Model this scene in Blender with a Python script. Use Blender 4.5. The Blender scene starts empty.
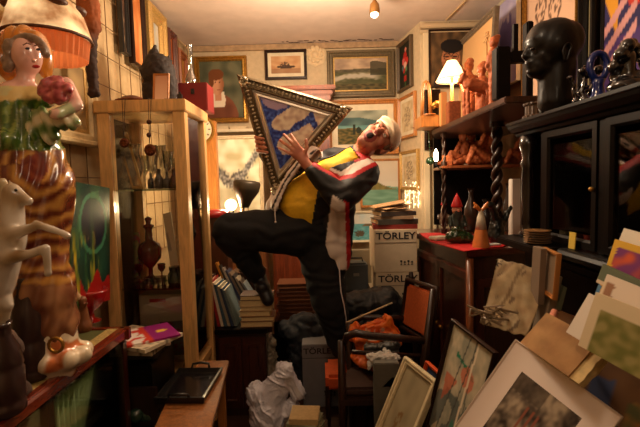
import bpy, bmesh, math, random
from mathutils import Vector as V, Matrix as M, noise as NZ
random.seed(7)
R=math.radians
col=bpy.context.scene.collection
# ---------------------------------------------------------------- camera maths
F_,PI_,RO_,EZ=430.0,R(4),R(1.5),1.45
def ray(px,py):
    a=(px-320)/F_;b=(213.5-py)/F_;cr,sr=math.cos(RO_),math.sin(RO_)
    x=a*cr+b*sr;u=b*cr-a*sr
    return V((x,math.cos(PI_)+u*math.sin(PI_),-math.sin(PI_)+u*math.cos(PI_)))
def P(px,py,Y): v=ray(px,py);v=v*(Y/v.y);return v+V((0,0,EZ))
def PX(px,py,X): v=ray(px,py);v=v*(X/v.x);return v+V((0,0,EZ))
def PZ(px,py,Z): v=ray(px,py);v=v*((Z-EZ)/v.z);return v+V((0,0,EZ))
def proj(w):
    x,y,z=w[0],w[1],w[2]-EZ
    d=y*math.cos(PI_)-z*math.sin(PI_);u=y*math.sin(PI_)+z*math.cos(PI_)
    cr,sr=math.cos(RO_),math.sin(RO_)
    return 320+F_*(x*cr-u*sr)/d, 213.5-F_*(u*cr+x*sr)/d
def lin(c): 
    return tuple(((v/255)/12.92 if v/255<=.04045 else ((v/255+.055)/1.055)**2.4) for v in c)
def mixc(a,b,t):
    t=max(0,min(1,t));return tuple(a[i]*(1-t)+b[i]*t for i in range(3))
def sst(a,b,x):
    t=max(0,min(1,(x-a)/(b-a)));return t*t*(3-2*t)
def nz(x,y,z=0,s=1): return NZ.noise(V((x*s,y*s,z*s)))
# ---------------------------------------------------------------- materials
MC={}
def mat(rgb=None,rough=.6,metal=0,bump=0,bs=40,var=.0,coat=0,kind='plain',key=None,emit=0,stretch=(1,1,1),trans=0,rgb2=None):
    k=key or (rgb,rough,metal,bump,bs,var,coat,kind,emit,stretch,trans,rgb2)
    if k in MC: return MC[k]
    m=bpy.data.materials.new('mat');m.use_nodes=True;nt=m.node_tree;N=nt.nodes;L=nt.links
    b=N['Principled BSDF'];out=N['Material Output']
    b.inputs['Roughness'].default_value=rough;b.inputs['Metallic'].default_value=metal
    b.inputs['Coat Weight'].default_value=coat;b.inputs['Coat Roughness'].default_value=.12
    if trans: b.inputs['Transmission Weight'].default_value=trans
    tc=N.new('ShaderNodeTexCoord');mp=N.new('ShaderNodeMapping');mp.inputs['Scale'].default_value=stretch
    L.new(tc.outputs['Object'],mp.inputs[0])
    no=N.new('ShaderNodeTexNoise');no.inputs['Scale'].default_value=bs;no.inputs['Detail'].default_value=5
    L.new(mp.outputs[0],no.inputs['Vector'])
    base=None
    if kind=='vcol':
        at=N.new('ShaderNodeAttribute');at.attribute_name='Col';base=at.outputs['Color']
    elif kind in('wood','noise','plain'):
        c1=lin(rgb);c2=lin(rgb2) if rgb2 else tuple(x*(1-var) for x in c1)
        if var or rgb2:
            cr=N.new('ShaderNodeValToRGB');e=cr.color_ramp.elements
            e[0].position=.35;e[1].position=.65
            e[0].color=(*c2,1);e[1].color=(*c1,1)
            L.new(no.outputs['Fac'],cr.inputs[0]);base=cr.outputs[0]
            if kind=='wood': no.inputs['Distortion'].default_value=1.2
        else: b.inputs['Base Color'].default_value=(*c1,1)
    if base is not None:
        if kind=='vcol' and var:
            mx=N.new('ShaderNodeMix');mx.data_type='RGBA';mx.blend_type='MULTIPLY';mx.inputs['Factor'].default_value=1
            cr=N.new('ShaderNodeValToRGB');cr.color_ramp.elements[0].color=(1-var,1-var,1-var,1)
            cr.color_ramp.elements[0].position=.3;cr.color_ramp.elements[1].position=.7
            L.new(no.outputs['Fac'],cr.inputs[0]);L.new(base,mx.inputs['A']);L.new(cr.outputs[0],mx.inputs['B']);base=mx.outputs['Result']
        L.new(base,b.inputs['Base Color'])
    if bump:
        bp=N.new('ShaderNodeBump');bp.inputs['Strength'].default_value=min(1,bump);bp.inputs['Distance'].default_value=.004
        L.new(no.outputs['Fac'],bp.inputs['Height']);L.new(bp.outputs[0],b.inputs['Normal'])
    if emit:
        b.inputs['Emission Strength'].default_value=emit
        if base is not None: L.new(base,b.inputs['Emission Color'])
        else: b.inputs['Emission Color'].default_value=(*lin(rgb),1)
    MC[k]=m;return m
def glassm(rgb=(252,252,250),a=.10,rough=.03,ior=1.35):
    k=('g',rgb,a,rough,ior)
    if k in MC: return MC[k]
    m=bpy.data.materials.new('glass');m.use_nodes=True;nt=m.node_tree;N=nt.nodes;L=nt.links
    for n in list(N): N.remove(n)
    o=N.new('ShaderNodeOutputMaterial');t=N.new('ShaderNodeBsdfTransparent');t.inputs[0].default_value=(*lin(rgb),1)
    g=N.new('ShaderNodeBsdfGlossy');g.inputs['Roughness'].default_value=rough
    f=N.new('ShaderNodeFresnel');f.inputs[0].default_value=ior
    mt=N.new('ShaderNodeMath');mt.operation='ADD';mt.inputs[1].default_value=a;mt.use_clamp=True
    mx=N.new('ShaderNodeMixShader')
    L.new(f.outputs[0],mt.inputs[0]);L.new(mt.outputs[0],mx.inputs[0]);L.new(t.outputs[0],mx.inputs[1]);L.new(g.outputs[0],mx.inputs[2]);L.new(mx.outputs[0],o.inputs[0])
    MC[k]=m;return m
def shade_m(rgb,strength,tr=.5):
    k=('sh',rgb,strength)
    if k in MC: return MC[k]
    m=mat(rgb,.8,kind='plain',bump=.2,bs=60,key=k)
    nt=m.node_tree;b=nt.nodes['Principled BSDF'];b.inputs['Emission Color'].default_value=(*lin(rgb),1);b.inputs['Emission Strength'].default_value=strength
    return m
def wood(rgb,d=.45,rough=.4,coat=.15,bs=6,st=(8,8,1)): return mat(rgb,rough,0,.15,bs,d,coat,'wood',stretch=st)
VC=mat(kind='vcol',rough=.65,key='vc');VCG=mat(kind='vcol',rough=.22,coat=.6,key='vcg');VCN=mat(kind='vcol',rough=.85,var=.25,bs=25,bump=.3,key='vcn')
# ---------------------------------------------------------------- object helpers
def fin(o,label=None,cat=None,group=None,kind=None):
    if label: o['label']=label
    if cat: o['category']=cat
    if group: o['group']=group
    if kind: o['kind']=kind
    return o
def thing(name,loc,label,cat,group=None):
    o=bpy.data.objects.new(name,None);col.objects.link(o);o.location=V(loc);o.empty_display_size=.05
    return fin(o,label,cat,group)
def link(name,me,parent=None):
    o=bpy.data.objects.new(name,me);col.objects.link(o)
    if parent is not None:
        o.parent=parent
        if parent.type=='EMPTY': o.matrix_parent_inverse=M.Translation(-parent.location)
        elif parent.parent is None: o.matrix_parent_inverse=M.Translation(-parent.location)
    else:
        vs=me.vertices
        if len(vs):
            lo=V((min(v.co[i] for v in vs) for i in range(3)));hi=V((max(v.co[i] for v in vs) for i in range(3)))
            c=V(((lo.x+hi.x)/2,(lo.y+hi.y)/2,lo.z));me.transform(M.Translation(-c));o.location=c
    return o
def obj(name,bm,m,parent=None,smooth=False,colf=None,bev=0,label=None,cat=None,group=None,kind=None,angle=None):
    if bev: 
        es=[e for e in bm.edges if len(e.link_faces)==2 and e.calc_face_angle(0)>R(40)]
        bmesh.ops.bevel(bm,geom=es,offset=bev,segments=2,affect='EDGES',clamp_overlap=True)
    bm.normal_update()
    me=bpy.data.meshes.new(name);bm.to_mesh(me);bm.free()
    if smooth: me.polygons.foreach_set('use_smooth',[True]*len(me.polygons))
    if colf: paint(me,colf)
    ms=m if isinstance(m,(list,tuple)) else [m]
    for x in ms: me.materials.append(x)
    o=link(name,me,parent)
    if smooth and angle: 
        try: me.set_sharp_from_angle(angle=R(angle))
        except Exception: pass
    return fin(o,label,cat,group,kind)
def paint(me,colf):
    a=me.color_attributes.new('Col','FLOAT_COLOR','POINT')
    nn=me.vertex_normals
    buf=[]
    for i,v in enumerate(me.vertices):
        c=lin(colf(v.co,nn[i].vector));buf+= [c[0],c[1],c[2],1]
    a.data.foreach_set('color',buf)
def B(): return bmesh.new()
def box(bm,c,s,rot=None,mi=0):
    m=M.Translation(V(c))
    if rot is not None: m=m@(rot.to_4x4() if isinstance(rot,M) else M.Rotation(rot,4,'Z'))
    m=m@M.Diagonal((*s,1));r=bmesh.ops.create_cube(bm,size=1,matrix=m)
    if mi:
        for f in {f for v in r['verts'] for f in v.link_faces}: f.material_index=mi
    return r['verts']
def boxo(bm,o,U,Vv,W,mi=0):
    "box from a corner and three edge vectors"
    o,U,Vv,W=V(o),V(U),V(Vv),V(W)
    m=M.Translation(o+(U+Vv+W)/2)@M(((U.x,Vv.x,W.x,0),(U.y,Vv.y,W.y,0),(U.z,Vv.z,W.z,0),(0,0,0,1)))
    r=bmesh.ops.create_cube(bm,size=1,matrix=m)
    bmesh.ops.recalc_face_normals(bm,faces=list({f for v in r['verts'] for f in v.link_faces}))
    if mi:
        for f in {f for v in r['verts'] for f in v.link_faces}: f.material_index=mi
def prism(bm,pts,z0,z1):
    a=[bm.verts.new((p[0],p[1],z0)) for p in pts];b=[bm.verts.new((p[0],p[1],z1)) for p in pts];n=len(pts)
    fs=[bm.faces.new(b),bm.faces.new(a[::-1])]
    for i in range(n): fs.append(bm.faces.new((a[i],a[(i+1)%n],b[(i+1)%n],b[i])))
    bmesh.ops.recalc_face_normals(bm,faces=fs)
def ell(bm,c,r,rot=None,sub=2):
    if not isinstance(r,(tuple,list,V)): r=(r,r,r)
    m=M.Translation(V(c))
    if rot is not None: m=m@rot.to_4x4()
    m=m@M.Diagonal((*r,1));return bmesh.ops.create_icosphere(bm,subdivisions=sub,radius=1,matrix=m)['verts']
def cone(bm,a,b,r0,r1,seg=12,caps=True):
    a,b=V(a),V(b);d=b-a
    if d.length<1e-6: return
    m=M.Translation((a+b)/2)@d.to_track_quat('Z','Y').to_matrix().to_4x4()
    bmesh.ops.create_cone(bm,cap_ends=caps,segments=seg,radius1=max(r0,1e-4),radius2=max(r1,1e-4),depth=d.length,matrix=m)
def cap(bm,a,b,r0,r1,seg=14):
    cone(bm,a,b,r0,r1,seg);ell(bm,a,r0);ell(bm,b,r1)
def tube(bm,pts,r,seg=8,closed=False):
    pts=[V(p) for p in pts];n=len(pts);rs=r if isinstance(r,(list,tuple)) else [r]*n
    rings=[];prev=None
    for i,p in enumerate(pts):
        if closed: t=pts[(i+1)%n]-pts[i-1]
        else: t=pts[min(i+1,n-1)]-pts[max(i-1,0)]
        t=t.normalized() if t.length else V((0,0,1))
        if prev is None:
            up=V((0,0,1)) if abs(t.z)<.9 else V((1,0,0));nx=t.cross(up).normalized()
        else:
            nx=(prev-t*prev.dot(t));nx=nx.normalized() if nx.length>1e-6 else t.orthogonal().normalized()
        prev=nx;ny=t.cross(nx)
        rings.append([bm.verts.new(p+(nx*math.cos(2*math.pi*k/seg)+ny*math.sin(2*math.pi*k/seg))*rs[i]) for k in range(seg)])
    m=n if closed else n-1
    for i in range(m):
        a,b=rings[i],rings[(i+1)%n]
        for k in range(seg): bm.faces.new((a[k],a[(k+1)%seg],b[(k+1)%seg],b[k]))
    if not closed: bm.faces.new(rings[0][::-1]);bm.faces.new(rings[-1])
def lathe(bm,c,prof,seg=20,flut=0,fa=0,axis=None,closed=False):
    "prof: (radius, height)"
    rings=[];c=V(c);Q=axis if axis is not None else M.Identity(3)
    for (r,z) in prof:
        ring=[]
        for k in range(seg):
            a=2*math.pi*k/seg;rr=r*(1+fa*math.cos(flut*a)) if flut else r
            ring.append(bm.verts.new(c+Q@V((rr*math.cos(a),rr*math.sin(a),z))))
        rings.append(ring)
    fs=[]
    for i in range(len(rings)-1):
        for k in range(seg): fs.append(bm.faces.new((rings[i][k],rings[i][(k+1)%seg],rings[i+1][(k+1)%seg],rings[i+1][k])))
    if prof[0][0]>1e-3: fs.append(bm.faces.new(rings[0][::-1]))
    if closed and prof[-1][0]>1e-3: fs.append(bm.faces.new(rings[-1]))
    bmesh.ops.remove_doubles(bm,verts=[v for r in rings for v in r],dist=1e-5)
def blob(name,build,vox,m,parent=None,smooth=4,colf=None,disp=None,cut=None,sub=False,solid=0,**kw):
    bm=B();build(bm);me=bpy.data.meshes.new('tmp');bm.to_mesh(me);bm.free()
    t=bpy.data.objects.new('tmp',me);col.objects.link(t)
    md=t.modifiers.new('r','REMESH');md.mode='VOXEL';md.voxel_size=vox;md.adaptivity=0
    if smooth: s=t.modifiers.new('s','SMOOTH');s.factor=.5;s.iterations=smooth
    dg=bpy.context.evaluated_depsgraph_get();dg.update()
    me2=bpy.data.meshes.new_from_object(t.evaluated_get(dg));bpy.data.objects.remove(t);bpy.data.meshes.remove(me)
    me2.name=name
    if disp:
        nn=[n.vector.copy() for n in me2.vertex_normals]
        for i,v in enumerate(me2.vertices): v.co=v.co+nn[i]*disp(v.co,nn[i])
        me2.update()
    if cut or solid:
        bm=bmesh.new();bm.from_mesh(me2);bm.normal_update()
        if cut: bmesh.ops.delete(bm,geom=[f for f in bm.faces if cut(f.calc_center_median(),f.normal)],context='FACES')
        if solid: bmesh.ops.solidify(bm,geom=bm.faces[:],thickness=solid)
        bm.to_mesh(me2);bm.free()
    me2.polygons.foreach_set('use_smooth',[True]*len(me2.polygons))
    if colf: paint(me2,colf)
    me2.materials.clear();me2.materials.append(m)
    o=link(name,me2,parent);return fin(o,kw.get('label'),kw.get('cat'),kw.get('group'),kw.get('kind'))
def struct(name,bm,m,**k): return obj(name,bm,m,kind='structure',**k)
def txt(name,s,loc,size,m,parent,rot,ext=.0004,align='CENTER',sx=1):
    cu=bpy.data.curves.new('t','FONT');cu.body=s;cu.size=size;cu.extrude=ext;cu.align_x=align;cu.align_y='CENTER';cu.offset=size*.02
    t=bpy.data.objects.new('t',cu);col.objects.link(t);dg=bpy.context.evaluated_depsgraph_get();dg.update()
    me=bpy.data.meshes.new_from_object(t.evaluated_get(dg));bpy.data.objects.remove(t)
    me.transform(M.Translation(V(loc))@rot.to_4x4()@M.Diagonal((sx,1,1,1)));me.materials.clear();me.materials.append(m)
    return link(name,me,parent)
def basis(U,Vv):
    U=U.normalized();Vv=(Vv-U*Vv.dot(U)).normalized();N=U.cross(Vv)
    return M(((U.x,Vv.x,N.x),(U.y,Vv.y,N.y),(U.z,Vv.z,N.z)))
# ---------------------------------------------------------------- pictures
def canvasbm(o,U,Vv,nx,ny):
    bm=B();g=[[bm.verts.new(o+U*(i/nx)+Vv*(j/ny)) for i in range(nx+1)] for j in range(ny+1)]
    for j in range(ny):
        for i in range(nx): bm.faces.new((g[j][i],g[j][i+1],g[j+1][i+1],g[j+1][i]))
    return bm
def canvas(name,o,U,Vv,fn,parent,m=None,nx=44,ny=34,thick=.004,**kw):
    o,U,Vv=V(o),V(U),V(Vv);N=U.cross(Vv).normalized();uu,vv=U.length_squared,Vv.length_squared
    bm=canvasbm(o,U,Vv,nx,ny);r=bmesh.ops.extrude_face_region(bm,geom=bm.faces[:])
    bmesh.ops.translate(bm,verts=[e for e in r['geom'] if isinstance(e,bmesh.types.BMVert)],vec=N*thick)
    def cf(p,n):
        q=p-o;return fn(q.dot(U)/uu,q.dot(Vv)/vv)
    return obj(name,bm,m or VC,parent,colf=cf,**kw)
def ring(bm,poly,N,prof):
    "mitred frame around convex polygon; prof: (inset, height)"
    n=len(poly);rings=[]
    for ins,h in prof:
        rr=[]
        for i in range(n):
            p=poly[i];a=(poly[i]-poly[i-1]).normalized();b=(poly[(i+1)%n]-poly[i]).normalized()
            na=N.cross(a);nb=N.cross(b);mv=(na+nb)/(1+na.dot(nb))
            rr.append(bm.verts.new(p+mv*ins+N*h))
        rings.append(rr)
    fs=[]
    for i in range(len(rings)):
        A,Bq=rings[i],rings[(i+1)%len(rings)]
        for k in range(n): fs.append(bm.faces.new((A[k],A[(k+1)%n],Bq[(k+1)%n],Bq[k])))
    bmesh.ops.recalc_face_normals(bm,faces=fs)
def picture(name,label,cat,o,U,Vv,fw,d,fm,fn,mw=0,mm=None,group=None,glass=False,prof=None,nx=44,ny=34,cm=None):
    o,U,Vv=V(o),V(U),V(Vv);Vv=Vv-U*(Vv.dot(U)/U.length_squared);N=U.cross(Vv).normalized();u,v=U.normalized(),Vv.normalized()
    t=thing(name,o+U/2,label,cat,group)
    bm=B();poly=[o,o+U,o+U+Vv,o+Vv]
    ring(bm,poly,N,prof or [(0,0),(0,d*.75),(fw*.12,d),(fw*.35,d),(fw*.5,d*.72),(fw*.8,d*.78),(fw,d*.5),(fw,0)])
    obj('frame',bm,fm,t)
    if mw:
        bm=B();p2=[o+u*fw+v*fw,o+U-u*fw+v*fw,o+U+Vv-u*fw-v*fw,o+Vv+u*fw-v*fw]
        ring(bm,p2,N,[(0,d*.3),(0,d*.42),(mw,d*.42),(mw,d*.3)]);obj('mat_board',bm,mm,t)
    i=fw+mw
    canvas('picture_panel',o+(u+v)*i*.98+N*d*.15,U-u*2*i*.98,Vv-v*2*i*.98,fn,t,cm,nx,ny,thick=d*.2)
    if glass:
        bm=B();boxo(bm,o+(u+v)*fw+N*d*.46,U-u*2*fw,Vv-v*2*fw,N*.002);obj('glass_pane',bm,glassm(a=.03),t)
    return t
def wallpic(name,label,cat,x0,y0,x1,y1,Y,fw,d,fm,fn,**k):
    a=P(x0,y1,Y);b=P(x1,y0,Y);a2=P(x1,y1,Y);b2=P(x0,y0,Y)
    xa=(a.x+b2.x)/2;xb=(a2.x+b.x)/2;za=(a.z+a2.z)/2;zb=(b.z+b2.z)/2
    return picture(name,label,cat,(xa,Y,za),(xb-xa,0,0),(0,0,zb-za),fw,d,fm,fn,**k)
def sidepic(name,label,cat,x0,x1,X,zt,zb,fw,d,fm,fn,right=False,**k):
    "on the left (or right) wall; x0,x1 px columns, zt,zb heights"
    Y0=PX(x0,150,X).y;Y1=PX(x1,150,X).y
    if not right: return picture(name,label,cat,(X,Y0,zb),(0,Y1-Y0,0),(0,0,zt-zb),fw,d,fm,fn,**k)
    return picture(name,label,cat,(X,Y0,zb),(0,Y1-Y0,0),(0,0,zt-zb),fw,d,fm,fn,**k)
GOLD=mat((190,140,60),.38,.75,.5,90,.45);GILT=mat((205,165,95),.45,.4,.4,120,.35)
SILV=mat((205,195,175),.33,.85,.6,160,.5)
DKW=wood((52,30,19),.6,.38,.2);BLK=mat((18,16,16),.4,coat=.2);MAHO=wood((92,38,22),.5,.28,.5);OAK=wood((226,178,112),.28,.42,.2)
ORW=wood((196,128,62),.35,.4,.2);CREAM=mat((226,212,180),.7,var=.12,bs=15);TERRA=mat((186,98,52),.62,0,.4,60,.3)
NEARB=wood((14,9,7),.5,.4,.08)
for m_,v_ in ((NEARB,.15),(VC,.25),(DKW,.3)): m_.node_tree.nodes['Principled BSDF'].inputs['Specular IOR Level'].default_value=v_
# ================================================================ SETTING
CE=2.75
WALLC=mat((206,184,148),.8,0,.15,30,.12);CEIL=mat((216,196,180),.85,0,.1,8,.08)
bm=B();box(bm,(.1,1.45,-.05),(3.0,5.7,.1));struct('floor',bm,wood((70,46,30),.6,.45,.1,4,(1,9,1)))
bm=B();box(bm,(.1,1.45,CE+.05),(3.0,5.7,.1));struct('ceiling',bm,CEIL)
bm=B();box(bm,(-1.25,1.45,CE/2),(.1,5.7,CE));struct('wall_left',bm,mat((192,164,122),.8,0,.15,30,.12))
bm=B();box(bm,(.1,4.15,CE/2),(3.0,.1,CE));struct('wall_back',bm,WALLC)
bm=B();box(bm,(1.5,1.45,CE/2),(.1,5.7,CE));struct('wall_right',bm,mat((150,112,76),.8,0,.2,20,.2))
bm=B();box(bm,(.1,-1.35,CE/2),(3.0,.1,CE));struct('wall_rear',bm,WALLC)
bm=B();prism(bm,[(.77,4.1),(.86,3.62),(1.45,3.62),(1.45,4.1)],0,CE);struct('wall_alcove',bm,WALLC)
bm=B();box(bm,(1.16,3.59,2.70),(.62,.05,.035));box(bm,(1.16,3.6,2.66),(.62,.03,.03));struct('trim_1',bm,mat((196,172,136),.6),bev=.005)
bm=B();box(bm,(-.2,4.085,2.72),(1.94,.03,.05));struct('trim_2',bm,mat((182,150,112),.7,0,.3,30,.3))
bm=B();box(bm,(.90,3.6,1.35),(.05,.03,2.6));box(bm,(.965,3.605,1.35),(.03,.02,2.6));struct('trim_3',bm,mat((216,196,158),.6),bev=.004)
bm=B()
a=P(425,22,3.7);b=PZ(505,-20,2.745)
for (q0,q1) in ((PZ(446,20,2.745),PZ(466,0,2.745)),):
    tube(bm,[q0,q1],.008,6)
tag=fin(obj('ceiling_conduit',bm,mat((190,160,120),.5)),'thin cream conduit running along the ceiling above the alcove','conduit')
# wire grid on the left wall
bm=B();X=-1.180
for i in range(22):
    y=.9+i*.145
    if y<4.05: tube(bm,[(X,y,1.0),(X,y,2.7)],.0028,5)
for z in [1.0+.17*k for k in range(11)]: tube(bm,[(X+.006,.9,z),(X+.006,4.05,z)],.0028,5)
for y in (1.2,2.3,3.4):
    for z in (1.2,2.5): tube(bm,[(-1.2,y,z),(X+.004,y,z)],.006,6)
fin(obj('wire_grid_panel',bm,mat((120,90,56),.45,.4)),'tan wire display grid fixed over the beige left wall','wire grid')
# ================================================================ PAINTERS
def landscape(sky,hill,land,acc,hz=.55,s=0,grain=.3):
    def f(u,v):
        n=nz(u*3+s,v*3,s);n2=nz(u*11+s,v*14,s+3);h=hz+.08*math.sin(u*5+s)+.1*nz(u*2.5,s)
        if v>h: c=mixc(hill,sky,sst(h,h+.35,v+.15*n))
        else:
            c=mixc(land,hill,sst(0,h,v+.2*n));
            if n2>.34: c=mixc(c,acc,.7)
            c=mixc(c,(190,176,140),.3*sst(.12,.35,nz(u*2.5,v*5,s+7)))
            c=mixc(c,(36,40,26),.6*sst(.1,.35,nz(u*5,v*3,s+2)))
        k=1+grain*2*n2;return tuple(max(0,x*k) for x in c)
    return f
def river(u,v):
    n=nz(u*4,v*5,1);m=nz(u*12,v*16,2);c=mixc((150,128,108),(196,170,140),.5+n+.3*m)
    if v<.66+.05*n: c=mixc((70,66,50),(104,96,70),.5+m)
    if v<.56: c=mixc((96,92,58),(70,72,44),.5+n+m*.5)
    e=abs(v-(.36+.10*math.sin(u*3.2)))
    c=mixc(c,(176,168,150),sst(.13,.03,e+.05*m)*sst(.98,.7,u))
    if v<.2: c=mixc((60,56,34),(96,84,50),.5+m*1.5)
    if u>.68 and v<.85+.1*n and v>.45: c=mixc(c,(52,50,34),.75)
    return c
def teal(u,v):
    n=nz(u*4,v*5,11);m=nz(u*12,v*16,12);c=mixc((120,128,112),(176,180,160),.5+n)
    if v<.74+.06*math.sin(u*5): c=mixc((60,84,84),(96,124,116),.5+n)
    if v<.55: c=mixc((84,130,128),(120,160,150),.5+nz(u*2,v*16,3))
    if v<.40+.08*math.sin(u*4+1)+.05*n: c=mixc((66,66,32),(120,100,50),.5+m*1.6)
    if abs(u-.33)<.02 and .3<v<.6 or el(u,v,.42,.42,.05,.1)<1: c=(40,46,30)
    return c
def inrect(u,v,a,b,c,d): return a<u<b and c<v<d
def el(u,v,cx,cy,rx,ry): return ((u-cx)/rx)**2+((v-cy)/ry)**2
def portrait1(u,v):
    n=.5+nz(u*4,v*5,1)
    c=mixc((62,66,48),(105,104,78),n+.2*v)
    if v<.42+.1*math.sin(u*4) and el(u,v,.42,-.02,.46,.45)<1: c=mixc((96,52,34),(130,78,52),n)
    if abs(u-.43)<.16-.25*abs(v-.32) and .2<v<.46: c=(228,214,190)
    if inrect(u,v,.34,.5,.3,.44): c=(196,138,104)
    if el(u,v,.40,.6,.155,.2)<1: c=mixc((206,150,112),(150,96,64),sst(.38,.55,u))
    if el(u,v,.38,.77,.18,.1)<1 or el(u,v,.27,.68,.06,.14)<1: c=(110,62,30)
    if el(u,v,.36,.63,.02,.014)<1 or el(u,v,.46,.63,.02,.014)<1: c=(60,36,28)
    if el(u,v,.43,.5,.045,.01)<1: c=(140,70,58)
    return c
def portrait2(u,v):
    n=.5+nz(u*7,v*7,4);c=mixc((60,46,30),(110,82,52),n)
    if v<.33 and el(u,v,.5,0,.42,.34)<1: c=(52,42,40)
    if el(u,v,.5,.5,.22,.26)<1: c=mixc((182,120,84),(128,82,56),n)
    if el(u,v,.52,.73,.27,.13)<1 : c=(22,18,18)
    if el(u,v,.5,.40,.11,.02)<1: c=(36,24,20)
    for cx in (.41,.6):
        if el(u,v,cx,.54,.055,.02)<1: c=(40,28,24)
        if abs(el(u,v,cx,.54,.08,.06)-1)<.25: c=(40,30,26)
    if inrect(u,v,.47,.53,.43,.53): c=(200,140,100)
    return c
def ship(u,v):
    c=mixc((214,178,132),(190,140,96),.5+nz(u*4,v*4))
    if el(u,v,.5,.38,.32,.09)<1: c=(74,56,44)
    if el(u,v,.45,.52,.16,.14)<1 and nz(u*20,v*20)>-.1: c=(86,66,54)
    if v<.3: c=mixc(c,(140,104,76),.6)
    return c
def flowers(u,v):
    c=(34,34,24)
    for i,(x,y,r,k) in enumerate([(.5,.72,.16,(178,40,34)),(.35,.6,.13,(206,90,90)),(.65,.58,.14,(190,50,40)),(.5,.5,.13,(222,170,150)),(.42,.38,.1,(170,40,36)),(.6,.4,.1,(90,120,80)),(.3,.45,.09,(80,104,110)),(.55,.85,.08,(210,130,110))]):
        if el(u,v,x,y,r,r*.6)<1+.6*nz(u*14,v*14,i): c=k
    if inrect(u,v,.4,.62,.12,.26): c=(160,36,30)
    elif v<.36 and abs(u-.5)<.04: c=(60,90,50)
    return c
def paleprint(s):
    def f(u,v):
        c=mixc((216,196,158),(190,164,122),.5+nz(u*5+s,v*5));
        if el(u,v,.5,.5,.26,.36)<1 and nz(u*16+s,v*16)>.02: c=(150,128,100)
        return c
    return f
def bird(u,v):
    n=nz(u*6,v*6,2);f=nz(u*22+v*9,v*24-u*8,5);c=mixc((196,188,146),(244,238,210),.55+n+.5*nz(u*3,v*12,9))
    w1=abs(v-(.66-.32*math.sin(min(1,u/.62)*1.5)))-.03-.05*(1-abs(u-.25)*2)
    k=sst(.05,-.02,w1+.05*f) if u<.64 else 0
    if u>.48: k=max(k,sst(.06,-.02,abs(v-(.36+(u-.5)*1.0))-.05+.05*f))
    k=max(k,sst(1.2,.6,el(u,v,.55,.44,.17,.12)+f))
    return mixc(c,mixc((70,70,70),(170,168,164),.45+1.3*f),k*.9)
def stone_panel(u,v):
    c=(150,120,176)
    n=nz(u*5,v*5,9);c=mixc((40,62,150),(66,110,190),.5+n*1.4)
    return c
def abstractgreen(u,v):
    c=mixc((16,42,34),(30,70,56),.5+nz(u*3,v*6,5))
    if el(u,v,.55,.68,.3,.2)<1: c=(22,22,44)
    if abs(el(u,v,.55,.68,.34,.24)-1)<.16: c=(60,120,90)
    s=nz(u*13+v*3,v*2.2,8)
    c=mixc(c,mixc((206,170,40),(110,120,40),.5+nz(u*9,v*9,2)),sst(.0,.3,s)*sst(.7,.45,v)*sst(.75,.55,u))
    c=mixc(c,(70,110,60),.5*sst(.1,.4,nz(u*9,v*1.6,12)))
    if v<.2+.2*nz(u*4,1) and u>.2: c=(160,30,26)
    return c
def redabs(u,v): return mixc((150,28,24),(90,30,20),.5+nz(u*3,v*5,3))
def seascape(u,v):
    if v>.62: return mixc((190,200,196),(214,206,190),.5+nz(u*4,v*4))
    if v>.5 and el(u,v,.75,.5,.35,.14)<1: return (110,96,70)
    c=mixc((70,140,150),(120,180,180),.5+nz(u*6,v*20))
    if el(u,v,.3,.25,.2,.12)<1+nz(u*20,v*20): c=(90,80,60)
    return c
def lake(u,v):
    if v>.52: c=mixc((186,184,178),(200,186,164),v)
    elif v>.5-.1*u: c=(196,190,176)
    else: c=mixc((90,130,110),(120,160,140),.5+nz(u*3,v*14))
    if .34<v<.34+.3*math.exp(-((u-.05)/.55)**2): c=mixc((96,92,50),(130,116,64),.5+nz(u*8,v*8))
    return c
def sketch(u,v):
    c=(214,178,150)
    for (x,y) in ((.32,.85),(.6,.8),(.4,.45),(.62,.3)):
        e=el(u,v,x,y,.11,.09)
        if abs(e-1)<.35 and nz(u*30,v*30)>-.25 or (e<.5 and nz(u*22,v*30)>.15): c=(110,84,70)
    return c
def poster(u,v):
    c=(46,38,88)
    if v<.5+u*.4: c=(70,44,110) if v<.4 else (40,34,84)
    if u<.25 and v>.62-u: c=(214,150,40)
    if el(u,v,.55,.78,.26,.28)<1: c=(196,52,34)
    if el(u,v,.55,.8,.11,.14)<1: c=(160,170,130)
    for k in range(3):
        if abs(v-(.22+.11*k+u*.35))<.028 and u<.55: c=(206,150,150)
    return c
def lilac(u,v): 
    c=mixc((150,140,186),(196,190,206),.5+nz(u*4,v*4,6));
    if el(u,v,.5,.55,.3,.25)<1+nz(u*8,v*8): c=(104,98,160)
    return c
# ================================================================ BACK WALL
YB=4.1-.002
wallpic('framed_portrait','gold framed oil portrait of a brown-haired man in a vest on the back wall','painting',196,57,248,123,YB,.045,.05,GOLD,portrait1,nx=60,ny=70)
wallpic('framed_print','small dark-framed print of a ship above the wooden cupboard','picture',265,50,307,80,YB,.028,.03,DKW,ship,mw=.03,mm=CREAM,nx=40,ny=26)
wallpic('framed_painting','grey and orange framed river landscape hanging highest on the back wall','painting',327,51,394,98,YB,.06,.05,mat((116,100,72),.5,.2,.3,90,.4),river,mw=.012,mm=GILT,nx=90,ny=60)
bm=B();a=P(327,51,YB);b=P(394,98,YB);
wallpic('framed_painting','orange wood framed teal landscape with cream mat directly behind the shouting man','painting',327,100,398,155,YB,.045,.05,ORW,teal,mw=.055,mm=CREAM,nx=80,ny=60)
wallpic('framed_painting','thin orange framed lake painting with a green hill and pale sky','painting',360,159,400,207,YB-.02,.02,.03,ORW,lake,nx=50,ny=50)
wallpic('framed_painting','small white framed seascape low on the back wall beside the beer boxes','painting',350,211,379,242,YB-.05,.022,.03,CREAM,seascape,nx=36,ny=40)
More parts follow.
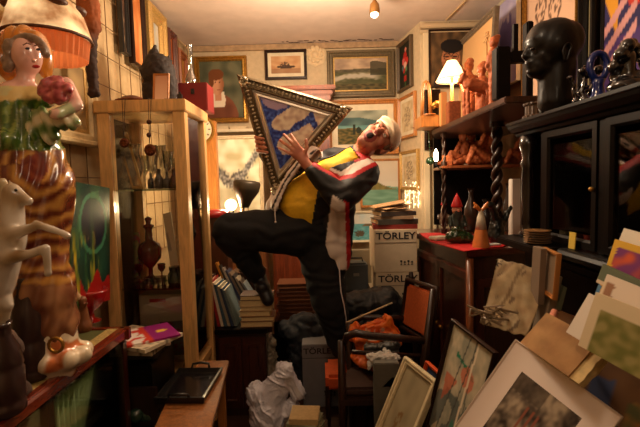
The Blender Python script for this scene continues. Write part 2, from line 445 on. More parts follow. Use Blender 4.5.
# plaster rosette
t=P(315,55,YB);bm=B();Q=M.Rotation(R(90),3,'X')
lathe(bm,t,[(.105,0),(.108,.012),(.09,.022),(.08,.018),(.055,.03),(.035,.022),(.022,.04),(0,.045)],28,8,.05,axis=Q)
for k in range(10):
    a=k*math.pi/5;c=t+V((.062*math.cos(a),-.025,.062*math.sin(a)));ell(bm,c,(.02,.012,.02))
fin(obj('plaster_rosette',bm,mat((214,190,150),.7),smooth=True,angle=50),'round carved plaster rosette between the ship print and the river landscape','rosette')
# wooden cupboard behind
t=thing('wooden_cupboard',P(290,300,3.9)*1,'tall orange-brown wooden cupboard with a moulded cornice behind the triangular frame','cupboard')
x0,x1=P(268,130,3.75).x,P(330,130,3.75).x;zt=P(290,86,3.75).z
t.location=((x0+x1)/2,3.9,0)
bm=B();box(bm,((x0+x1)/2,3.92,zt/2-.02),(x1-x0,.3,zt-.04));obj('body',bm,wood((150,76,34),.4,.4,.2),t,bev=.006)
bm=B()
for k,(e,z,h) in enumerate(((.012,zt-.10,.05),(.03,zt-.06,.04),(.055,zt-.02,.035))): box(bm,((x0+x1)/2,3.92-e/2,z),(x1-x0+2*e,.3+e,h))
obj('cornice',bm,wood((158,78,32),.4,.4,.2),t,bev=.008)
for s in (0,1):
    xa=x0+.02+s*(x1-x0)/2;w=(x1-x0)/2-.03
    bm=B();box(bm,(xa+w/2,3.755,.95),(w,.025,1.75))
    ring(bm,[V((xa+.05,3.742,.2)),V((xa+w-.05,3.742,.2)),V((xa+w-.05,3.742,1.75)),V((xa+.05,3.742,1.75))],V((0,-1,0)),[(0,0),(0,.012),(.02,.012),(.03,0)])
    d=obj('door',bm,wood((120,52,26),.45,.4,.3),t,bev=.004)
    bm=B();ell(bm,(xa+(w-.03 if s==0 else .03),3.73,1.0),.014);obj('knob',bm,GOLD,d,smooth=True)
# pale shelf with papers over the glowing panel
bm=B();a=P(208,131,3.8);b=P(262,131,3.8);box(bm,((a.x+b.x)/2,3.95,a.z),(b.x-a.x,.29,.025))
fin(obj('wall_shelf',bm,CREAM,bev=.003),'cream wall shelf just below the gold framed portrait','shelf')
for k,(p0,p1) in enumerate(((213,228),(230,246))):
    bm=B();a=P(p0,128,3.85);b=P(p1,122,3.85);box(bm,((a.x+b.x)/2,3.95,a.z-.004),(b.x-a.x,.2,.035))
    fin(obj('paper_bundle',bm,mat((216,196,160),.8,var=.3,bs=60,stretch=(1,1,30)),bev=.002),['left bundle of pale papers on the cream wall shelf','right bundle of pale papers on the cream wall shelf'][k],'papers')
# glowing bird picture : backlit lightbox style panel
YG=3.6
a=P(211,211,YG);b=P(262,135,YG)
t=picture('bird_relief_panel','pale panel with a grey flying bird glowing behind the metal spotlight','picture',(a.x,YG,a.z-.3),(b.x-a.x,0,0),(0,0,b.z-a.z+.3),.03,.03,mat((226,206,170),.5,.1,.2,50,.2),lambda u,v:bird(u,(v-.3)/.7) if v>.3 else (196,186,150),nx=60,ny=90,cm=mat(kind='vcol',rough=.35,coat=.3,key='vcb'))
bm=B();box(bm,((a.x+b.x)/2,YG+.08,(a.z-.3)/2),(b.x-a.x,.2,a.z-.3));fin(obj('plinth_cabinet',bm,wood((120,70,36),.4),bev=.006),'brown plinth carrying the glowing bird panel','plinth')
# spotlight lamp
c=P(244,193,3.0);t=thing('spotlight_lamp',P(240,215,3.0),'dark metal spotlight with a bright bulb behind the raised knee','lamp')
Q=M.Rotation(R(8),3,'Y')
bm=B();lathe(bm,c-V((0,0,.1)),[(.012,-.0),(.03,.0),(.05,.05),(.09,.12),(.095,.17),(.085,.185),(.05,.19),(0,.19)],24,axis=Q);obj('reflector',bm,mat((66,56,42),.45,.5),t,smooth=True,angle=50)
bm=B();tube(bm,[c+V((-.01,0,-.1)),c+V((-.02,0,-.16)),c+V((-.02,0,-.22)),c+V((-.02,.06,-.55))],.012,8)
for s in(-1,1): tube(bm,[c+V((s*.022,0,-.09)),c+V((s*.03,0,-.15)),c+V((0,0,-.2))],.004,6)
obj('stem',bm,mat((150,120,80),.3,.8),t,smooth=True)
bq=P(231,205,3.08)
bm=B();ell(bm,bq,.042,sub=3);obj('bulb',bm,mat((255,214,140),.5,emit=14,key='bulbE'),t,smooth=True)
bm=B();cone(bm,bq+V((0,0,-.04)),bq+V((0,0,-.09)),.02,.018);tube(bm,[bq+V((0,0,-.08)),bq+V((.02,0,-.2)),c+V((-.02,0,-.24))],.006,6);obj('bulb_holder',bm,BLK,t)
bm=B();zb=c.z-.55;lathe(bm,(c.x-.02,3.06,zb-.012),[(.05,0),(.05,.012),(.02,.025),(0,.025)],24);obj('base',bm,BLK,t,smooth=True,angle=40)
bm=B();box(bm,(c.x-.0,3.1,(zb-.012)/2),(.24,.2,zb-.012));fin(obj('side_table',bm,wood((70,38,22),.4),bev=.005),'dark brown side cabinet under the metal spotlight','cabinet')
# red velvet cushion rim behind knee
bm=B();q=P(220,211,2.95);lathe(bm,(q.x-.04,2.95,q.z-.04),[(.0,0),(.09,0),(.1,.02),(.09,.045),(.0,.055)],20)
fin(obj('red_bowl',bm,mat((150,24,24),.35,coat=.4),smooth=True),'red rounded bowl peeking over the raised knee','bowl')
bm=B();box(bm,(q.x-.05,2.98,(q.z-.04)/2),(.2,.16,q.z-.04));fin(obj('pedestal',bm,wood((84,44,24),.4),bev=.004),'narrow brown pedestal under the red bowl behind the glass cabinet','pedestal')
# round wall clock seen through cabinet side
q=P(200,130,3.3);t=thing('round_clock',q,'round clock with a pale dial seen beyond the glass cabinet','clock')
t.location=(q.x,3.3,q.z)
bm=B();lathe(bm,q,[(.11,0),(.115,.015),(.105,.03),(.098,.022),(0.0,.022)],32,axis=M.Rotation(R(90),3,"X"));obj("case",bm,GOLD,t,smooth=True,angle=40)
bm=B();lathe(bm,q+V((0,-.024,0)),[(.094,0),(.094,.003),(0,.003)],32,axis=M.Rotation(R(90),3,'X'));obj('dial',bm,CREAM,t)
bm=B()
for k in range(12):
    a=k*math.pi/6;box(bm,q+V((.078*math.sin(a),-.029,.078*math.cos(a))),(.006,.003,.016),M.Rotation(a,3,'Y'))
box(bm,q+V((.02,-.03,.01)),(.05,.003,.006),M.Rotation(R(-25),3,'Y'));box(bm,q+V((0,-.03,.025)),(.005,.003,.06));obj('hand',bm,BLK,t)
bm=B();box(bm,(q.x-.02,3.36,.9+.0),(.26,.06,1.8+.3));fin(obj('tall_board',bm,ORW,bev=.004),'tall orange wooden board standing behind the glass cabinet','board')
# side wall between corner and alcove
sd=(V((.86,3.62,0))-V((.77,4.1,0)));sL=sd.length;su=sd/sL
sp=V((.77,4.1,0))-V((.003,0,0))
def sw(f0,f1,z0,z1,*a,**k): return picture(a[0],a[1],a[2],sp+su*(f0*sL)+V((0,0,z0)),su*((f1-f0)*sL),V((0,0,z1-z0)),*a[3:],**k)
def zs(py,f): p=sp+su*f*sL;return P(proj(p+V((0,0,1.5)))[0],py,p.y).z
sw(.08,.72,zs(91,.3),zs(42,.3),'framed_painting','dark framed bouquet painting with red flowers on the narrow side wall','painting',.03,.035,mat((84,66,44),.5),flowers,nx=40,ny=60)
sw(.08,.85,zs(139,.3),zs(97,.3),'framed_print','orange framed pale print under the bouquet painting on the side wall','picture',.028,.03,ORW,paleprint(1),mw=.03,mm=CREAM,nx=30,ny=40)
sw(.14,.95,zs(190,.4),zs(151,.4),'framed_print','beige framed pale print lowest on the narrow side wall','picture',.03,.03,GILT,paleprint(7),mw=.02,mm=CREAM,nx=30,ny=40)
wallpic('framed_portrait','brown painted portrait of a man with black hair and moustache in the alcove','painting',428,30,473,88,3.6,.014,.03,DKW,portrait2,nx=56,ny=66)
bm=B();a=P(449,26,3.6);tube(bm,[a+V((0,.01,.02)),a+V((0,-.02,.02)),a+V((0,-.022,-.005)),a+V((0,-.004,-.01))],.004,6);fin(obj('wall_hook',bm,DKW),'small hook above the alcove portrait','hook')
wallpic('wall_mirror','dark narrow framed mirror on the alcove wall behind the small lamp','mirror',424,90,440,150,3.59,.02,.025,DKW,lambda u,v:(90,70,50),cm=mat(kind='vcol',rough=.08,metal=.9,key='mir'))
# emissive dots standing in for light through paper, low on side wall
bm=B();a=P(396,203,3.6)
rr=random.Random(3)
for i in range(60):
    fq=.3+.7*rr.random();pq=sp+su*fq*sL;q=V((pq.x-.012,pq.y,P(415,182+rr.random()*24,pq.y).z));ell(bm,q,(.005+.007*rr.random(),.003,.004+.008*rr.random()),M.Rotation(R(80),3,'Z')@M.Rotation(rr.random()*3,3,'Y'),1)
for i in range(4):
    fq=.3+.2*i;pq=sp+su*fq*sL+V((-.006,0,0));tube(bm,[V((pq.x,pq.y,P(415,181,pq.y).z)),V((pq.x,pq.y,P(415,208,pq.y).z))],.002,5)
fin(obj('glowing_dots',bm,mat((255,226,170),.6,emit=3,key='glow')),'garland of tiny glowing dots standing in for light through paper above the wine cartons','sparkle')
# ceiling spotlight
q=P(376,6,3.0);t=thing('ceiling_spotlight',(q.x,q.y,2.75),'small brass ceiling spotlight at the top of the room','lamp')
bm=B();lathe(bm,(q.x,q.y,2.72),[(.05,.028),(.05,0),(.02,-.01),(.0,-.01)],20);tube(bm,[(q.x,q.y,2.72),(q.x-.01,q.y,q.z+.03)],.008,8);obj('mount',bm,mat((150,110,60),.35,.7),t,smooth=True,angle=40)
bm=B();lathe(bm,(q.x-.01,q.y,q.z-.05),[(.034,0),(.036,.02),(.03,.06),(.012,.085),(0,.085)],20);obj('housing',bm,mat((150,110,60),.35,.7),t,smooth=True,angle=50)
bm=B();ell(bm,(q.x-.012,q.y-.005,q.z-.058),(.026,.026,.022));obj('bulb',bm,mat((255,230,190),.5,emit=12,key='bulb2'),t,smooth=True)
# crack line stains left as peeling paint along ceiling edge
bm=B()
for k in range(26):
    x=-.3+k*.04+rr.random()*.02;ell(bm,(x,4.06-rr.random()*.05,2.748),(.012+rr.random()*.03,.01,.003),None,1)
fin(obj('peeling_paint',bm,mat((80,54,36),.9),kind='stuff'),'dark flaking paint along the ceiling edge above the back wall','peeling paint')
# ================================================================ LEFT SIDE
WL=-1.168
# big table vitrine
TX=-.83;TZ=.85
t=thing('display_table',(-1.0,1.15,0),'long display table with green felt top, red-brown edge and glass side at lower left','table')
bm=B();box(bm,(-1.02,1.1,TZ-.015),(.35,1.4,.03));obj('felt_top',bm,mat((84,84,36),.95,0,.4,180,.3),t)
bm=B();box(bm,(-.895,1.1,TZ+.003),(.045,1.39,.006));obj('braid_trim',bm,mat((190,160,90),.8,0,.6,120,.6,stretch=(1,1,1)),t)
bm=B();prof=[(-.015,.0),(.012,.0),(.02,-.01),(.02,-.04),(.01,-.052),(-.015,-.055)]
for (ya,yb) in ((.4,1.82),):
    A=[bm.verts.new((TX-.03+px,ya,TZ+.006+pz)) for px,pz in prof];Bq=[bm.verts.new((TX-.03+px,yb,TZ+.006+pz)) for px,pz in prof]
    n=len(prof);bm.faces.new(A);bm.faces.new(Bq[::-1])
    for i in range(n): bm.faces.new((A[i],A[(i+1)%n],Bq[(i+1)%n],Bq[i]))
box(bm,(-1.02,1.81,TZ-.02),(.38,.03,.052));bmesh.ops.recalc_face_normals(bm,faces=bm.faces[:])
obj('edge_moulding',bm,mat((120,44,20),.22,0,.1,30,.35,.7,'wood',stretch=(6,1,6)),t,bev=.004)
bm=B()
for y in (.42,1.795): 
    for x in (TX-.035,-1.17): box(bm,(x,y,(TZ-.05)/2),(.035,.04,TZ-.05))
box(bm,(-1.0,1.1,.12),(.35,1.4,.24));obj('frame_post',bm,wood((66,26,14),.5,.3,.4),t,bev=.004)
bm=B();box(bm,(TX-.025,1.1,.52),(.005,1.34,.56));obj('glass_side',bm,glassm((225,235,220),.03,.03,1.12),t)
bm=B();n=120
for k in range(n):
    y0=1.34+.43*k/n;y1=1.34+.43*(k+1)/n;xa=TX-.04+.008*math.sin(k*.75);xb=TX-.04+.008*math.sin((k+1)*.75)
    f=bm.faces.new([bm.verts.new(q) for q in ((xa,y0,.26),(xb,y1,.26),(xb,y1,.78),(xa,y0,.78))])
bmesh.ops.remove_doubles(bm,verts=bm.verts[:],dist=1e-4);r=bmesh.ops.extrude_face_region(bm,geom=bm.faces[:]);bmesh.ops.translate(bm,verts=[e for e in r['geom'] if isinstance(e,bmesh.types.BMVert)],vec=(-.004,0,0))
obj('pleated_curtain',bm,mat((224,230,186),.85,var=.2,bs=20),t,smooth=True)
# left wall pictures
Y0=PX(0,150,WL).y
t=picture('framed_painting','cream framed picture with a carved crest behind the porcelain lady','painting',(WL,1.45,1.665),(0,.80,0),(0,0,.455),.06,.045,mat((214,190,140),.5,0,.2,40,.15),lambda u,v:mixc((120,96,60),(170,140,90),.5+nz(u*4,v*4,2)),mw=.02,mm=GILT)
bm=B();cy=1.95
for k in range(-4,5): ell(bm,(WL+.03,cy+k*.035,2.12+.05*math.cos(k*.36)),(.02,.03,.035))
obj('crest',bm,mat((214,190,140),.5,0,.2,40,.15),t,smooth=True)
def lw(name,label,x0,x1,zt,zb,*a,**k): return sidepic(name,label,'painting',x0,x1,WL,zt,zb,*a,**k)
lw('framed_painting','narrow dark framed picture at the top of the left wall',125,132,2.72,2.26,.02,.03,BLK,landscape((90,60,40),(60,40,30),(50,34,24),(90,60,40)),nx=12,ny=20)
lw('framed_painting','dark framed brown and orange painting high on the left wall',134,147,2.72,2.23,.025,.04,DKW,lambda u,v:mixc((170,90,40),(214,150,90),.5+nz(u*3,v*3,8)),nx=20,ny=30)
lw('framed_painting','large gilt framed pale canvas high on the left wall above the cabinet',149,166,2.72,2.0,.10,.06,GILT,lambda u,v:mixc((200,190,170),(150,160,160),.5+nz(u*3,v*3,8)),nx=20,ny=30)
lw('framed_painting','red-brown framed painting high on the left wall near the back corner',169,177,2.68,2.02,.05,.05,MAHO,lambda u,v:mixc((150,70,34),(190,110,50),.5+nz(u*3,v*3,1)),nx=16,ny=24)
lw('framed_painting','orange-brown framed painting closest to the back corner on the left wall',179,188,2.60,1.98,.06,.05,wood((150,80,40)),lambda u,v:mixc((140,80,40),(170,130,60),.5+nz(u*3,v*3,4)),nx=16,ny=24)
# abstract painting leaning on wall
o=PX(66,312,-1.12);
t=thing('abstract_painting',(-1.08,1.9,.85),'glossy dark green and yellow abstract painting leaning on the left wall','painting')
A=P(66,312,1.72);Bp=P(106,300,2.02);T=P(66,181,1.78)
canvas('canvas',A,Bp-A,T-A,abstractgreen,t,VCG,36,60,.02)
A=P(48,300,1.66);Bp=P(72,296,1.74);T=P(50,232,1.72)
t=thing('red_painting',(A+Bp)/2,'glossy red painted board leaning beside the green abstract painting','painting')
canvas('canvas',A,Bp-A,T-A,redabs,t,VCG,14,20,.012)
# red glass bowl
c=PZ(92,322,TZ+.004);bm=B();lathe(bm,c,[(.03,0),(.04,.006),(.012,.02),(.012,.05),(.05,.08),(.075,.14),(.07,.15),(.045,.09),(.0,.06)],24,8,.04)
fin(obj('red_glass_goblet',bm,mat((150,16,14),.12,coat=.8),smooth=True),'dark red glass goblet in front of the abstract painting','goblet')
c=PZ(84,330,TZ+.004)
def bf(bm):
    cap(bm,c+V((0,0,.02)),c+V((0,0,.1)),.03,.018);ell(bm,c+V((.0,0,.13)),.02);cap(bm,c+V((0,-.01,.09)),c+V((.03,-.02,.12)),.009,.007);cap(bm,c+V((0,0,.01)),c+V((0,0,.02)),.035,.035)
blob('small_figurine',bf,.006,mat((120,70,36),.5),smooth=3,label='small brown figurine beside the red glass goblet',cat='figurine')
# ---------------- porcelain lady
YL=1.40;KS=YL/1.5
def capk(bm,a,b,r0,r1,seg=14): cap(bm,a,b,r0*KS,r1*KS,seg)
def ellk(bm,c,r,rot=None,sub=2): return ell(bm,c,tuple(x*KS for x in r) if isinstance(r,tuple) else r*KS,rot,sub)
def q(px,py,Y=YL): return P(px,py,Y)
ex=.0035
t=thing('porcelain_lady',PZ(46,352,TZ),'tall glazed porcelain lady in a green bodice holding pink flowers','statue')
bz=TZ+.002
def f1(bm):
    capk(bm,q(26,150),q(14,118),.11,.085,20);capk(bm,q(14,118),q(18,100),.085,.07);ellk(bm,q(8,96),(.07,.06,.035));ellk(bm,q(40,99),(.05,.055,.035))
    capk(bm,q(24,98),q(26,72),.034,.028);capk(bm,q(10,95),q(40,97),.045,.04)
    ellk(bm,q(27,56),(.047,.052,.066),sub=3);ellk(bm,q(30,66),(.032,.04,.03));ellk(bm,q(34,61,YL-.052),(.009,.012,.014))
    # skirt
    capk(bm,q(26,150),q(34,190),.115,.135,20);capk(bm,q(34,190),q(36,250),.13,.1,20);capk(bm,q(34,250),q(44,300),.1,.11,20);capk(bm,q(44,300),q(48,325),.1,.10,20)
    # arm
    capk(bm,q(42,97),q(66,84,YL-.02),.036,.026);capk(bm,q(66,84,YL-.02),q(78,106,YL-.05),.026,.02);capk(bm,q(78,106,YL-.05),q(60,112,YL-.08),.02,.018);ellk(bm,q(56,114,YL-.09),(.03,.02,.02))
    capk(bm,q(2,98),q(-14,130),.04,.035);capk(bm,q(-14,130),q(8,140,YL-.1),.035,.03)
def fc(p,n):
    x,y=proj(p);w=nz(p.x*22,p.z*22,p.y*22)
    if y<100:
        if y>86 and x<50: return (226,196,126) if w>-.2 else (214,206,150)
        return (232,178,160)
    if x>50 and y<125: return (232,190,170) if w<.15 else (200,210,160)
    if y<150: 
        s=math.sin(x*.5+y*.2+w*4);return (66,96,34) if s<.5 else (120,140,60)
    if y<285:
        s=math.sin((math.hypot(x-34,y-165))*.42+w*2.5+math.atan2(y-165,x-34)*1.5)
        c=mixc((92,34,20),(196,142,66),.5+.5*s)
        if math.hypot(x-34,y-168)<14: c=mixc(c,(110,28,26),.7)
        return c
    return mixc((170,120,80),(110,62,40),.5+w)
def dsp(p,n):
    x,y=proj(p)
    if y>148: return .004*math.sin(x*.42+y*.12+nz(p.x*6,p.z*6)*4)
    if y>100 and x<48: return .004*math.sin(x*.5)
    return 0
blob('body',f1,.0085,VCG,t,3,fc,dsp)
def f2(bm):
    ellk(bm,q(24,44,YL+.035),(.075,.065,.062));ellk(bm,q(8,60,YL+.04),(.045,.05,.075));ellk(bm,q(45,58,YL+.045),(.026,.045,.075))
blob('bonnet',f2,.008,mat((214,132,40),.25,0,.2,20,.3,.6),t,3,None,lambda p,n:.004*math.sin(p.x*160))
rr=random.Random(5)
def f3(bm):
    for k in range(15):
        a=R(200-k*13.5);ellk(bm,q(27+19*math.cos(a),58-21*math.sin(a),YL-.018),.0155)
    for (x,y) in ((7,48),(10,54),(6,60),(11,64),(8,68),(12,47),(9,43)): ellk(bm,q(x,y,YL-.03),.017)
blob('hair',f3,.006,mat((150,122,100),.3,0,.3,80,.4,.5),t,1)
bm=B()
for (x,y) in ((27.5,48.5),(38.5,49.5)):
    ellk(bm,q(x,y,YL-.052),(.008,.005,.0045))
obj('eye',bm,mat((60,62,76),.2),t,smooth=True)
bm=B()
for (x,y) in ((27,44),(38.5,45)): tube(bm,[q(x-4,y+1,YL-.047),q(x,y-1,YL-.052),q(x+4,y+.5,YL-.046)],.0018,6)
obj('eyebrow',bm,mat((110,70,50),.4),t)
bm=B();ellk(bm,q(36,62.5+4,YL-.052),(.013,.006,.006));obj('lips',bm,mat((190,40,44),.2),t,smooth=True)
def f4(bm):
    for k in range(46):
        a=rr.random()*6.28;d=rr.random()**.5;ellk(bm,q(55+15*d*math.cos(a),90+11*d*math.sin(a),YL-.075-.02*rr.random()),.011+.006*rr.random())
blob('flower_bunch',f4,.0055,VCG,t,0,lambda p,n:mixc((214,110,110),(150,52,60),.5+1.5*nz(p.x*60,p.y*60,p.z*60)),lambda p,n:.002*nz(p.x*150,p.y*150,p.z*150))
def f5(bm):
    ellk(bm,q(60,120,YL-.04),(.05,.04,.035));capk(bm,q(46,118,YL-.05),q(50,136,YL-.04),.02,.03);capk(bm,q(66,116,YL-.05),q(74,124,YL-.05),.026,.02);capk(bm,q(40,112,YL-.04),q(28,146,YL-.05),.02,.03)
blob('sleeve_ruffle',f5,.007,VCG,t,2,lambda p,n:mixc((70,110,40),(230,220,180),.4+1.8*nz(p.x*26,p.y*26,p.z*26)),lambda p,n:.005*math.sin(p.x*200+p.z*90))
def f6(bm):
    c=q(48,330);c.z=bz+.03
    ellk(bm,c+V((0,0,.0)),(.13,.1,.035));capk(bm,c+V((0,0,0)),c+V((0,0,.14)),.1,.09)
    for k in range(10):
        a=k*.63;ellk(bm,c+V((.11*math.cos(a),.08*math.sin(a),.02)),.034)
blob('base',f6,.008,VCG,t,2,lambda p,n:mixc((226,208,176),(196,110,60),sst(.1,.3,nz(p.x*16,p.y*16,p.z*16))))
bm=B()
c=q(56,345,YL-.13);tube(bm,[c+V((.022*math.cos(a*.5),0,.022*math.sin(a*.5))) for a in range(13)],.005,6,True)
obj('gold_scroll',bm,GOLD,t,smooth=True)
# ---------------- rearing white horse
YH=1.15
t=thing('porcelain_horse',PZ(20,400,TZ),'small white rearing porcelain horse in front of the porcelain lady','figurine')
def h(x,y,Y=YH): return P(x,y,Y)
def f7(bm):
    cap(bm,h(8,236),h(-6,285),.046,.05);cap(bm,h(8,236),h(12,208),.042,.03);cap(bm,h(12,208),h(12,192),.03,.024)
    cap(bm,h(12,190),h(26,200),.02,.013);ell(bm,h(28,201),.0135);cap(bm,h(11,186),h(8,178),.006,.002)
    cap(bm,h(10,235,YH-.02),h(34,227,YH-.05),.02,.011);cap(bm,h(34,227,YH-.05),h(36,224,YH-.05),.011,.01);cap(bm,h(36,224,YH-.05),h(66,234,YH-.06),.011,.008);ell(bm,h(67,236,YH-.06),.011)
    cap(bm,h(6,258,YH-.02),h(30,254,YH-.06),.022,.012);cap(bm,h(30,254,YH-.06),h(46,248,YH-.07),.012,.011);cap(bm,h(46,248,YH-.07),h(48,271,YH-.07),.011,.009);ell(bm,h(48,273,YH-.07),.011)
    cap(bm,h(-8,285),h(6,305),.045,.02);cap(bm,h(6,305),h(2,335),.016,.012);cap(bm,h(-10,290,YH+.05),h(-14,335,YH+.05),.03,.012)
blob('body',f7,.0055,VCG,t,3,lambda p,n:mixc((216,206,190),(150,120,80),.25+.9*nz(p.x*20,p.y*20,p.z*20)))
def f8(bm):
    for k in range(9): 
        s=k/8;ell(bm,h(3+1*math.sin(k*2)-2*s,184+44*s,YH+.01),(.012,.014,.018))
blob('mane',f8,.005,mat((190,170,130),.3,coat=.5),t,1)
bm=B();ell(bm,h(16,190,YH-.017),.004);obj('eye',bm,BLK,t,smooth=True)
def f9(bm):
    for k in range(16):
        a=random.random()*6.28;d=random.random()**.6;c=h(0+22*d*math.cos(a),345+16*d*math.sin(a),YH+.02)
        ell(bm,c,.028)
    c=h(0,372,YH+.03);ell(bm,V((c.x,c.y,TZ+.03)),(.08,.07,.03));cap(bm,V((c.x,c.y,TZ+.04)),h(0,340,YH+.02),.06,.04)
blob('rock_base',f9,.008,VCN,t,2,lambda p,n:mixc((70,52,44),(110,80,60),.5+nz(p.x*20,p.z*20)))
# cream shell ornament between horse & lady
def f10(bm):
    for k in range(9):
        a=R(160-k*17);cap(bm,P(60,308,1.5),P(60+18*math.cos(a),304-18*math.sin(a),1.5+.02*math.sin(k)),.012,.016)
    c=P(60,318,1.5);cap(bm,c,V((c.x,c.y,TZ+.03)),.03,.04)
blob('porcelain_shell',f10,.006,VCG,None,1,lambda p,n:mixc((222,196,150),(160,100,60),.4+1.3*nz(p.x*26,p.y*26,p.z*26)),label='cream and brown porcelain shell ornament beside the horse forelegs',cat='ornament')
# dark jugs
for k,(px,py,Y,rad,hh,lb) in enumerate(((33,378,1.33,.052,.33,'ribbed dark brown jug in front of the porcelain lady'),(4,392,1.12,.05,.25,'dark brown jug cut off by the left edge'))):
    c=PZ(px,py,TZ+.004);c=V((P(px,py,Y).x,Y,TZ+.004));s=rad
    t=thing('stoneware_jug',c,lb,'jug')
    bm=B();lathe(bm,c,[(s*.8,0),(s,.01),(s*1.0,.03),(s*.93,.035),(s,.045),(s*1.02,.12),(s*.94,.125),(s,.135),(s*.9,hh*.7),(s*.55,hh*.85),(s*.5,hh*.95),(s*.62,hh),(s*.45,hh-.004),(s*.4,hh*.8),(0,hh*.78)],28);obj('body',bm,mat((58,38,34),.3,0,.1,20,.3,.4),t,smooth=True)
    bm=B();tube(bm,[c+V((s*.5*math.cos(2.2),s*.5*math.sin(-1),hh*.92)),c+V((-s*1.1,-s*.6,hh*.85)),c+V((-s*1.3,-s*.5,hh*.6)),c+V((-s*.95,-s*.3,hh*.45))],.007,8);obj('handle',bm,mat((58,38,34),.3,0,.1,20,.3,.4),t,smooth=True)
# ---------------- big shell lampshade top left
c=P(20,16,1.25);t=thing('shaded_lamp',V((-1.03,1.70,CE)),'hanging lamp with a glowing parchment shade and orange pleated skirt at top left','lamp')
cx,cy=-1.03,1.70
zr=2.03
bm=B();lathe(bm,(cx,cy,zr),[(.152,-.0),(.155,.005),(.12,.12),(.07,.15),(.066,.147),(.115,.115),(.146,.01)],48,12,.012);obj('lamp_shade',bm,mat((255,220,160),.8,0,0,7,.0,0,'noise',emit=.9,rgb2=(130,74,32)),t,smooth=True)
bm=B()
for k in range(7):
    a=k*math.pi/3.5+.2;ell(bm,(cx+.105*math.cos(a),cy+.105*math.sin(a),zr+.11),(.04,.04,.02),None,2)
tube(bm,[(cx+.153*(1+.012*math.cos(12*a*math.pi/24))*math.cos(a*math.pi/24),cy+.153*math.sin(a*math.pi/24),zr) for a in range(48)],.006,6,True)
obj('brown_trim',bm,mat((96,52,22),.5,0,.4,60,.5),t,smooth=True)
bm=B();n=72;r0=.14
ra=[bm.verts.new((cx+(r0+.006*(k%2))*math.cos(2*math.pi*k/n),cy+(r0+.006*(k%2))*math.sin(2*math.pi*k/n),zr-.002)) for k in range(n)]
rb=[bm.verts.new((cx+(r0-.01+.006*(k%2))*math.cos(2*math.pi*k/n),cy+(r0-.01+.006*(k%2))*math.sin(2*math.pi*k/n),zr-.075)) for k in range(n)]
fs=[bm.faces.new((rb[k],rb[(k+1)%n],ra[(k+1)%n],ra[k])) for k in range(n)]
bmesh.ops.solidify(bm,geom=fs,thickness=.003)
obj('pleated_skirt',bm,shade_m((206,124,66),.12),t)
bm=B();tube(bm,[(cx,cy,zr+.14),(cx,cy,CE)],.006,8);cone(bm,(cx,cy,CE-.03),(cx,cy,CE),.03,.05,16);cone(bm,(cx,cy,zr+.07),(cx,cy,zr+.15),.02,.02);obj('cord',bm,DKW,t)
bm=B();ell(bm,(cx,cy,zr+.03),.03);obj('bulb',bm,mat((255,214,140),.5,emit=14,key='bulbE'),t,smooth=True)
# carved totem hanging on the wall
def f11(bm):
    Yt=2.06
    a=lambda x,y:P(x,y,Yt)
    cap(bm,a(88,2),a(92,28),.05,.04);ell(bm,a(86,8),(.05,.03,.035));cap(bm,a(92,28),a(90,44),.035,.022);cap(bm,a(92,40),a(90,60),.022,.03)
    ell(bm,a(88,54),.025);cap(bm,a(91,60),a(94,90),.026,.022);ell(bm,a(94,93),(.032,.028,.024));ell(bm,a(82,20),(.028,.02,.04));cap(bm,a(91,50),V((-1.2,2.10,a(91,50).z)),.02,.015)
blob('carved_totem',f11,.007,VCN,None,2,lambda p,n:mixc((150,76,28),(54,32,24),sst(20,45,proj(p)[1]+8*nz(p.x*20,p.z*20))),lambda p,n:.006*nz(p.x*70,p.y*70,p.z*70),label='dark carved wooden figure hanging beside the shaded lamp',cat='carving')
# ---------------- glass display cabinet
cx0,cx1=-1.115,-.672;cy0,cy1=2.2,2.62;zt=P(135,100,2.2).z;zbase=.42
t=thing('display_cabinet',((cx0+cx1)/2,(cy0+cy1)/2,0),'tall pale wood and glass display cabinet at left full of glassware','cabinet')
bm=B();box(bm,((cx0+cx1)/2,(cy0+cy1)/2,zt-.03),(cx1-cx0+.02,cy1-cy0+.02,.06));obj('top',bm,OAK,t,bev=.004)
for x in (cx0+.03,cx1-.03):
    for y in (cy0+.03,cy1-.03):
        bm=B();box(bm,(x,y,(zt-.06)/2),(.06,.06 if y<2.4 else .05,zt-.06));obj('post',bm,OAK,t,bev=.003)
zg=[P(150,y,2.25).z for y in (190,289)]
bm=B();box(bm,((cx0+cx1)/2,(cy0+cy1)/2,.45),(cx1-cx0-.02,cy1-cy0-.02,.05));obj('bottom_shelf',bm,OAK,t)
for z in zg:
    bm=B();box(bm,((cx0+cx1)/2+.0,(cy0+cy1)/2,z),(cx1-cx0-.07,cy1-cy0-.08,.008));obj('glass_shelf',bm,glassm((150,170,140),.2),t)
bm=B();box(bm,((cx0+cx1)/2,cy0+.02,(zt+.5)/2-.02),(cx1-cx0-.12,.004,zt-.6));obj('glass_door',bm,glassm(a=.03),t)
for x in (cx0+.02,cx1-.02):
    bm=B();box(bm,(x,(cy0+cy1)/2,(zt+.5)/2-.02),(.004,cy1-cy0-.12,zt-.6));obj('glass_side',bm,glassm(a=.03),t)
bm=B();box(bm,((cx0+cx1)/2,cy1-.02,(zt+.5)/2-.02),(cx1-cx0-.12,.004,zt-.6));obj('glass_back',bm,glassm(a=.02),t)
zA,zB,zC=zg[0]+.005,zg[1]+.005,.476
def stand(px,Y,z): p=P(px,200,Y);return V((p.x,Y,z))
GL=glassm((240,240,232),.28,.08,1.5)
